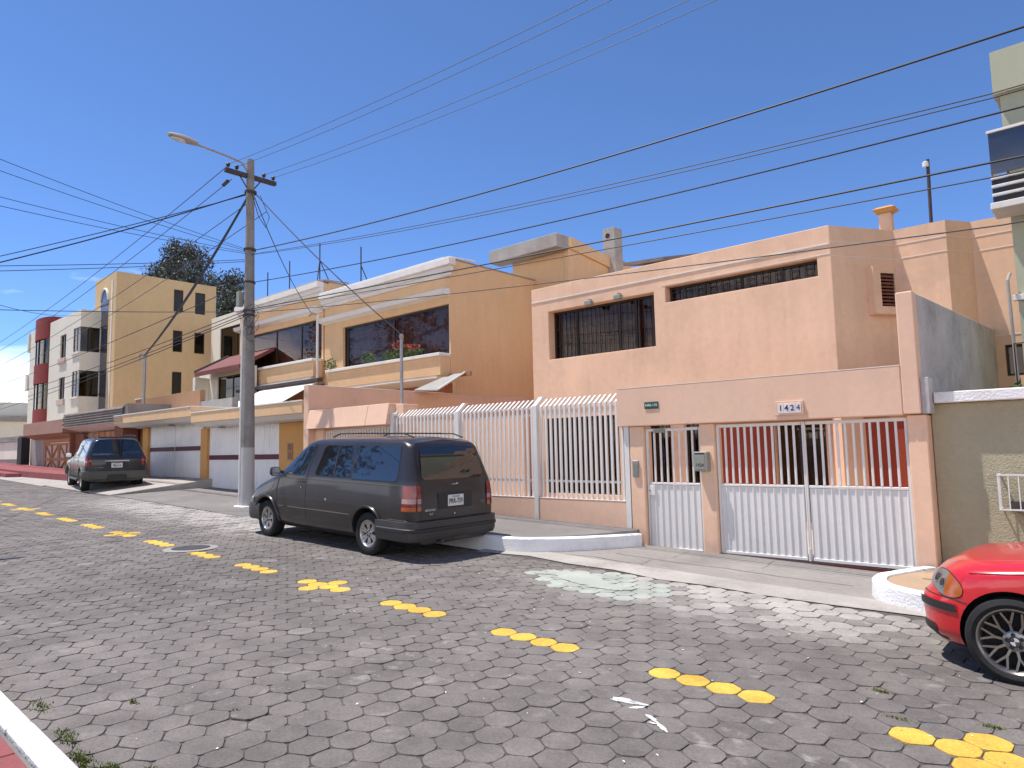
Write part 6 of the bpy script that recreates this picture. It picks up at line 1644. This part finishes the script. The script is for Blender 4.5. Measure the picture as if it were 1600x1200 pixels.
van.rear_patch('rear_window', GL, -.66, .66, 1.19, 1.69, rc=.06, n=12, wide=lambda z: 1.0 - (z - 1.19) * .26)
van.rear_patch('plate_recess', MT['plastic_black'], -.36, .36, .74, .985, off=.006)
van.plate(-.0, .86, .33, .17, 'PRR-759')
van.rear_patch('tail_lamp', MT['lamp_red'], .70, .772, .74, 1.11, off=.008); van.rear_patch('tail_lamp', MT['lamp_red'], -.772, -.70, .74, 1.11, off=.008)
for a in (.698, -.773): van.rear_patch('tail_lamp_white', MT['lamp_pale'], a, a + .075, .85, .92, off=.011); van.rear_patch('tail_lamp_amber', MT['lamp_amber'], a, a + .075, .74, .80, off=.011)
for zz in (1.11,):
    t = MB(); t.tube([(van.xr - .012 + van.rear(zz), .06, zz), (van.xr - .03 + van.rear(zz), .0, zz), (van.xr - .012 + van.rear(zz), -.06, zz)], .012, 6); t.build('hatch_handle', MT['chrome'], van.root, True)
text_mesh('badge', 'AEROSTAR', .042, MT['chrome'], van.root, face_matrix((van.xr - .008, .52, .74), (0, -1, 0), (0, 0, 1)))
text_mesh('badge', 'XLT', .04, MT['chrome'], van.root, face_matrix((van.xr - .008, .50, .68), (0, -1, 0), (0, 0, 1)))
t = MB(); t.lathe([(0, -.004), (.05, -.004), (.055, 0)], (0, 0, 0), axis='y', seg=20); me = t.mesh('oval_badge', MT['glass_blue']); me.transform(Matrix.Translation((van.xr - .004, -.60, .80)) @ Matrix.Rotation(-math.pi / 2, 4, 'Z') @ Matrix.Diagonal((1.2, 1, .5, 1))); link('oval_badge', me, van.root, True)
t = MB(); t.lathe([(0, 0), (.012, -.006), (.014, 0)], (0, 0, 0), axis='y', seg=10); me = t.mesh('hatch_lock', MT['chrome']); me.transform(Matrix.Translation((van.xr - .006, .02, .66)) @ Matrix.Rotation(-math.pi / 2, 4, 'Z')); link('hatch_lock', me, van.root, True)
van.rear_patch('hatch_seam', MT['black'], -.695, -.688, .60, 1.75, off=.004); van.rear_patch('hatch_seam', MT['black'], .688, .695, .60, 1.75, off=.004); van.rear_patch('hatch_seam', MT['black'], -.69, .69, .585, .60, off=.004)
van.bumper('rear_bumper', MT['plastic_grey'], 'rear', .30, .585, .075, .78, lip=.02)
t = van.bumper('bumper_strip', MT['plastic_black'], 'rear', .42, .50, .090, .74)
van.bumper('front_bumper', MT['plastic_grey'], 'front', .30, .60, .045, .62)
van.top_patch('windscreen', GL, .58, 1.22, -.93, .93)
van.arch_trim(MT['van_paint'], .028)
van.wheels(.205, .215, 'spoke', MT['alu'])
for sd in (1, -1):
    t = MB(); pts = [(x, sd * .52, v_zt(x) + (.0 if k in (0, 6) else .055) - .01) for k, x in enumerate((-.05, -.25, -.8, -1.2, -1.6, -2.0, -2.22))]
    t.tube(pts, .012, 6); t.build('roof_rack_rail', MT['plastic_black'], van.root, True)
for x in (-.8, -1.7):
    t = MB(); t.tube([(x, -.52, v_zt(x) + .048), (x, .52, v_zt(x) + .048)], .011, 6); t.build('roof_rack_bar', MT['plastic_black'], van.root, True)
t = MB(); t.tube([(-2.15, .3, .28), (-2.66, .32, .26)], .03, 8); t.build('exhaust', MT['dark_steel'], van.root, True)
t = MB(); t.box(-2.2, 2.0, -.6, .6, .2, .26); t.build('underbody', MT['black'], van.root, True)

# ---- dark grey green SUV
s_zt = pchip([(-2.35, 1.76), (-2.1, 1.80), (-1, 1.82), (-.1, 1.80), (.2, 1.75), (.45, 1.64), (1.0, 1.25), (1.18, 1.14), (1.4, 1.11), (2.0, 1.05), (2.35, .98), (2.45, .90)])
s_bt = pchip([(-2.35, 1.12), (0, 1.09), (1.1, 1.06), (1.4, 1.03), (2.0, .97), (2.45, .84)])
def s_prof(x):
    zt, zb = s_zt(x), s_bt(x); z4 = max(zb + .03, zt - .05); w4 = pchip([(-2.4, .66), (.2, .68), (1.1, .76), (2.45, .70)])(x)
    return [(0, .34, 0), (.80, .34, .05), (.90, .44, .08), (.93, .75, .15), (.90, zb, .06), (w4, z4, .12), (0, zt, 0)]
suv = Car('parked_suv', 'dark grey green four-wheel-drive parked on the ramp by the left garages', 'car', (-27.73, 8.73, gz(-27.7) + .02), math.pi - .15, -2.38, 2.45, s_prof,
          pchip([(0, 0), (1.0, 0), (1.15, .04), (1.75, .24)]), pchip([(0, .08), (.5, 0), (.8, .02), (1.1, .08)]), .12, .2, .25, .4, [(1.42, .02), (-1.47, .02)], .36, .42, .935, MT['suv_paint'], pitch=PITCH)
for sd in (1, -1):
    suv.side_patch('side_window', GL, .28, 1.0, 1.13, lambda x: min(1.68, s_zt(x) - .11), sd, nx=14)
    suv.side_patch('side_window', GL, -.78, .18, 1.13, 1.68, sd, rc=.05); suv.side_patch('side_window', GL, -2.0, -.88, 1.15, 1.67, sd, rc=.06)
    suv.seam([(1.0, .5), (1.02, 1.1)], sd); suv.seam([(.22, 1.68), (.22, .5)], sd); suv.seam([(-.8, 1.6), (-.8, .8)], sd)
    suv.side_patch('lower_cladding', MT['suv_clad'], -.98, .95, .42, .60, sd, off=.012)
    suv.side_patch('tail_lamp', MT['lamp_red'], -2.36, -2.16, .86, 1.14, sd, off=.010); suv.side_patch('tail_lamp_white', MT['lamp_pale'], -2.362, -2.158, .97, 1.02, sd, off=.013)
    suv.side_patch('headlamp', MT['lamp_clear'], 2.1, 2.38, .76, .93, sd)
    suv.mirror(.98, 1.14, sd, MT['plastic_black'], (.12, .11, .19)); suv.handle(.34, 1.0, sd, MT['suv_paint']); suv.handle(-.68, 1.0, sd, MT['suv_paint'])
    t = MB(); t.tube([(x, sd * .60, s_zt(x) + (.0 if k in (0, 4) else .05)) for k, x in enumerate((.05, -.1, -1, -1.85, -2.0))], .018, 6); t.build('roof_rack_rail', MT['plastic_black'], suv.root, True)
    t = MB(); t.tube([suv.P(x, .42, sd) + Vector((0, sd * .06, -.06)) for x in (-.9, 0, .9)], .045, 6); t.build('running_board', MT['suv_clad'], suv.root, True)
suv.rear_patch('rear_window', GL, -.74, .74, 1.16, 1.70, rc=.05, n=10, wide=lambda z: 1.0 - (z - 1.16) * .34)
suv.rear_patch('tail_lamp', MT['lamp_red'], .74, .825, .86, 1.14, off=.008); suv.rear_patch('tail_lamp', MT['lamp_red'], -.825, -.74, .86, 1.14, off=.008)
suv.rear_patch('high_brake_lamp', MT['lamp_red'], -.16, .16, 1.715, 1.745, off=.02)
suv.rear_patch('plate_recess', MT['plastic_black'], -.32, .32, .78, .98); suv.plate(0, .87, .33, .16, 'PBJ-614')
t = MB(); t.box(-2.41, -2.375, -.36, .36, .99, 1.04); t.build('chrome_handle', MT['chrome'], suv.root, True, bevel=.006)
text_mesh('badge', 'EXPLORER', .05, MT['chrome'], suv.root, face_matrix((suv.xr - .008, .52, .80), (0, -1, 0), (0, 0, 1)))
suv.bumper('rear_bumper', MT['suv_clad'], 'rear', .42, .68, .09, .55, lip=.02); suv.bumper('front_bumper', MT['suv_clad'], 'front', .42, .70, .05, .5)
t = MB(); t.box(-2.50, -2.30, -.28, .28, .36, .56); t.build('tow_bar_cover', MT['plastic_black'], suv.root, True, bevel=.01)
suv.top_patch('windscreen', GL, .38, 1.12, -.92, .92)
t = MB(); t.tube([(-2.15, -.55, 1.80), (-2.38 + .26, 0, 1.80), (-2.15, .55, 1.80)], .03, 6); t.build('roof_spoiler', MT['suv_paint'], suv.root, True)
suv.arch_trim(MT['suv_clad'], .035); suv.wheels(.225, .245, 'spoke', MT['alu'])
t = MB(); t.box(-2.1, 2.0, -.6, .6, .3, .36); t.build('underbody', MT['black'], suv.root, True)

# ---- red saloon at the right edge (front axle at x = +1.365)
r_zt = pchip([(-2.2, .98), (-2.0, 1.03), (-1.45, 1.06), (-1.2, 1.12), (-.75, 1.34), (-.4, 1.40), (.1, 1.405), (.45, 1.34), (1.0, 1.03), (1.15, .945), (1.4, .915), (1.65, .885), (1.80, .855), (1.90, .825), (1.98, .78), (2.035, .735)])
r_bt = pchip([(-2.2, .90), (-1.2, .93), (0, .90), (1.1, .85), (1.5, .80), (1.75, .77), (1.93, .742), (2.035, .705)])
def r_prof(x):
    zt, zb = r_zt(x), r_bt(x); z4 = max(zb + .022, zt - .05)
    w4 = pchip([(-2.2, .70), (-1.3, .66), (-.4, .56), (.3, .58), (1.05, .68), (1.5, .66), (2.10, .60)])(x)
    if x > 1.15 or x < -1.3: z4 = zb + (zt - zb) * .62
    return [(0, .17, 0), (.74, .17, .04), (.85, .27, .06), (.872, .56, .16), (pchip([(-2.2, .82), (0, .85), (1.2, .848), (2.10, .82)])(x), zb, .06), (w4, z4, .13), (0, zt, 0)]
bmw = Car('red_saloon', 'bright red saloon with black alloy-spoked wheel entering at the right edge', 'car', (-.73 + 1.365, 7.19, gz(.63) - .004), math.pi, -2.20, 2.035, r_prof,
          pchip([(0, .05), (.4, 0), (.9, .06), (1.1, .12)]), pchip([(0, .12), (.19, .07), (.28, .01), (.38, 0.02), (.42, 0), (.51, 0), (.55, .02), (.58, .055), (.66, .08), (.74, .12), (1.0, .2)]), .28, .35, .56, .66,
          [(1.365, .0), (-1.36, .0)], .316, .355, .872, MT['red_car'], pitch=PITCH, fdecay=.42)
for sd in (1, -1):
    bmw.side_patch('side_window', GL, .05, .93, .935, lambda x: min(1.31, r_zt(x) - .085), sd, nx=14); bmw.side_patch('side_window', GL, -1.0, -.03, .95, lambda x: min(1.31, r_zt(x) - .09), sd, nx=14)
    ell = lambda x, sg: .655 + sg * (.088 * math.sqrt(max(0, 1 - ((x - 1.86) / .172) ** 2))) + (x - 1.86) * .16
    bmw.side_patch('headlamp_rim', MT['plastic_black'], 1.688, 2.033, lambda x: ell(x, -1) - .006, lambda x: ell(x, 1) + .006, sd, off=.003, nx=22)
    bmw.side_patch('headlamp', MT['lamp_clear'], 1.86, 2.030, lambda x: ell(x, -1), lambda x: ell(x, 1), sd, off=.006, nx=16)
    bmw.side_patch('turn_signal', MT['lamp_amber'], 1.69, 1.86, lambda x: ell(x, -1), lambda x: ell(x, 1), sd, off=.007, nx=14)
    for hx, hz, hr in ((1.965, .682, .034), (1.90, .658, .034)):
        circ = lambda x, sg, hx=hx, hz=hz, hr=hr: hz + sg * math.sqrt(max(0, hr * hr - (x - hx) ** 2)) * 1.25
        bmw.side_patch('lamp_reflector', MT['chrome'], hx - hr, hx + hr, lambda x: circ(x, -1), lambda x: circ(x, 1), sd, off=.0085, nx=10)
        circ2 = lambda x, sg, hx=hx, hz=hz, hr=hr * .68: hz + sg * math.sqrt(max(0, hr * hr - (x - hx) ** 2)) * 1.25
        bmw.side_patch('lamp_lens', GL, hx - hr * .68, hx + hr * .68, lambda x: circ2(x, -1), lambda x: circ2(x, 1), sd, off=.0105, nx=10)
    bmw.seam([(1.66, .545), (1.75, .556), (1.86, .556), (1.95, .555), (2.03, .555)], sd, r=.004, name='bumper_seam')
    bmw.seam([(1.2, .82), (1.5, .79), (1.64, .772)], sd, r=.0035, name='bonnet_seam')
    bmw.seam([(.98, .3), (1.0, .86)], sd); bmw.seam([(-.02, .3), (0, .9)], sd)
    bmw.side_patch('bumper_strip', MT['plastic_black'], 1.73, 2.034, .455, .515, sd, off=.012, nx=18, nz=3, rc=.02)
    bmw.side_patch('air_intake', MT['plastic_black'], 1.90, 2.033, .245, .32, sd, off=.004, nx=8, rc=.03)
    bmw.side_patch('side_marker', MT['lamp_amber'], 1.02, 1.08, .69, .72, sd, off=.006, nx=3, nz=2)
    bmw.mirror(.88, .95, sd, MT['red_car'], (.11, .10, .13)); bmw.handle(.1, .80, sd, MT['red_car']); bmw.handle(-.85, .82, sd, MT['red_car'])
    bmw.side_patch('tail_lamp', MT['lamp_red'], -2.17, -1.9, .68, .84, sd, off=.006)
bmw.top_patch('windscreen', GL, .48, 1.08, -.92, .92); bmw.top_patch('rear_window', GL, -1.15, -.62, -.9, .9)
bmw.top_patch('cowl_grille', MT['plastic_black'], 1.10, 1.19, -.85, .85, off=.008)
for sd in (1, -1):
    k = MB(); xa = bmw.xact(2.035, .6); xb = bmw.xact(2.035, .70)
    k.add([(xa - .02, sd * .03, .585), (xa - .02, sd * .17, .59), (xb - .02, sd * .18, .705), (xb - .02, sd * .03, .71), (xa + .012, sd * .035, .59), (xa + .012, sd * .16, .595), (xb + .012, sd * .17, .70), (xb + .012, sd * .035, .705)], [(4, 5, 6, 7), (0, 4, 7, 3), (1, 2, 6, 5), (0, 1, 5, 4), (3, 7, 6, 2)]); k.build('kidney_grille', MT['chrome'], bmw.root, True)
t = MB(); t.box(2.01, 2.03, -.3, .3, .235, .32); t.build('lower_grille', MT['plastic_black'], bmw.root, True)
t = MB(); t.box(2.035, 2.047, -.26, .26, .38, .49); t.build('number_plate', MT['plate'], bmw.root, True)
bmw.wheels(.235, .225, 'mesh', MT['alu_dark'])
for w_ in bmw.wl[:1] + bmw.wl[2:3]:
    for q in range(4):
        t = MB(); pts = [(0, .0885, 0)] + [(.030 * math.cos(math.pi / 2 * q + a * math.pi / 12), .0885, .030 * math.sin(math.pi / 2 * q + a * math.pi / 12)) for a in range(7)]
        t.face(pts[::-1]); o = t.build('roundel', MT['glass_blue'] if q % 2 else MT['plate'], w_, True, recalc=False)
    t = MB(); t.lathe([(.030, .0), (.036, .0015), (.040, 0)], (0, .0880, 0), axis='y', seg=24); t.build('roundel_ring', MT['plastic_black'], w_, True)
t = MB(); t.box(-1.9, 1.55, -.5, .5, .15, .2); t.build('underbody', MT['black'], bmw.root, True)
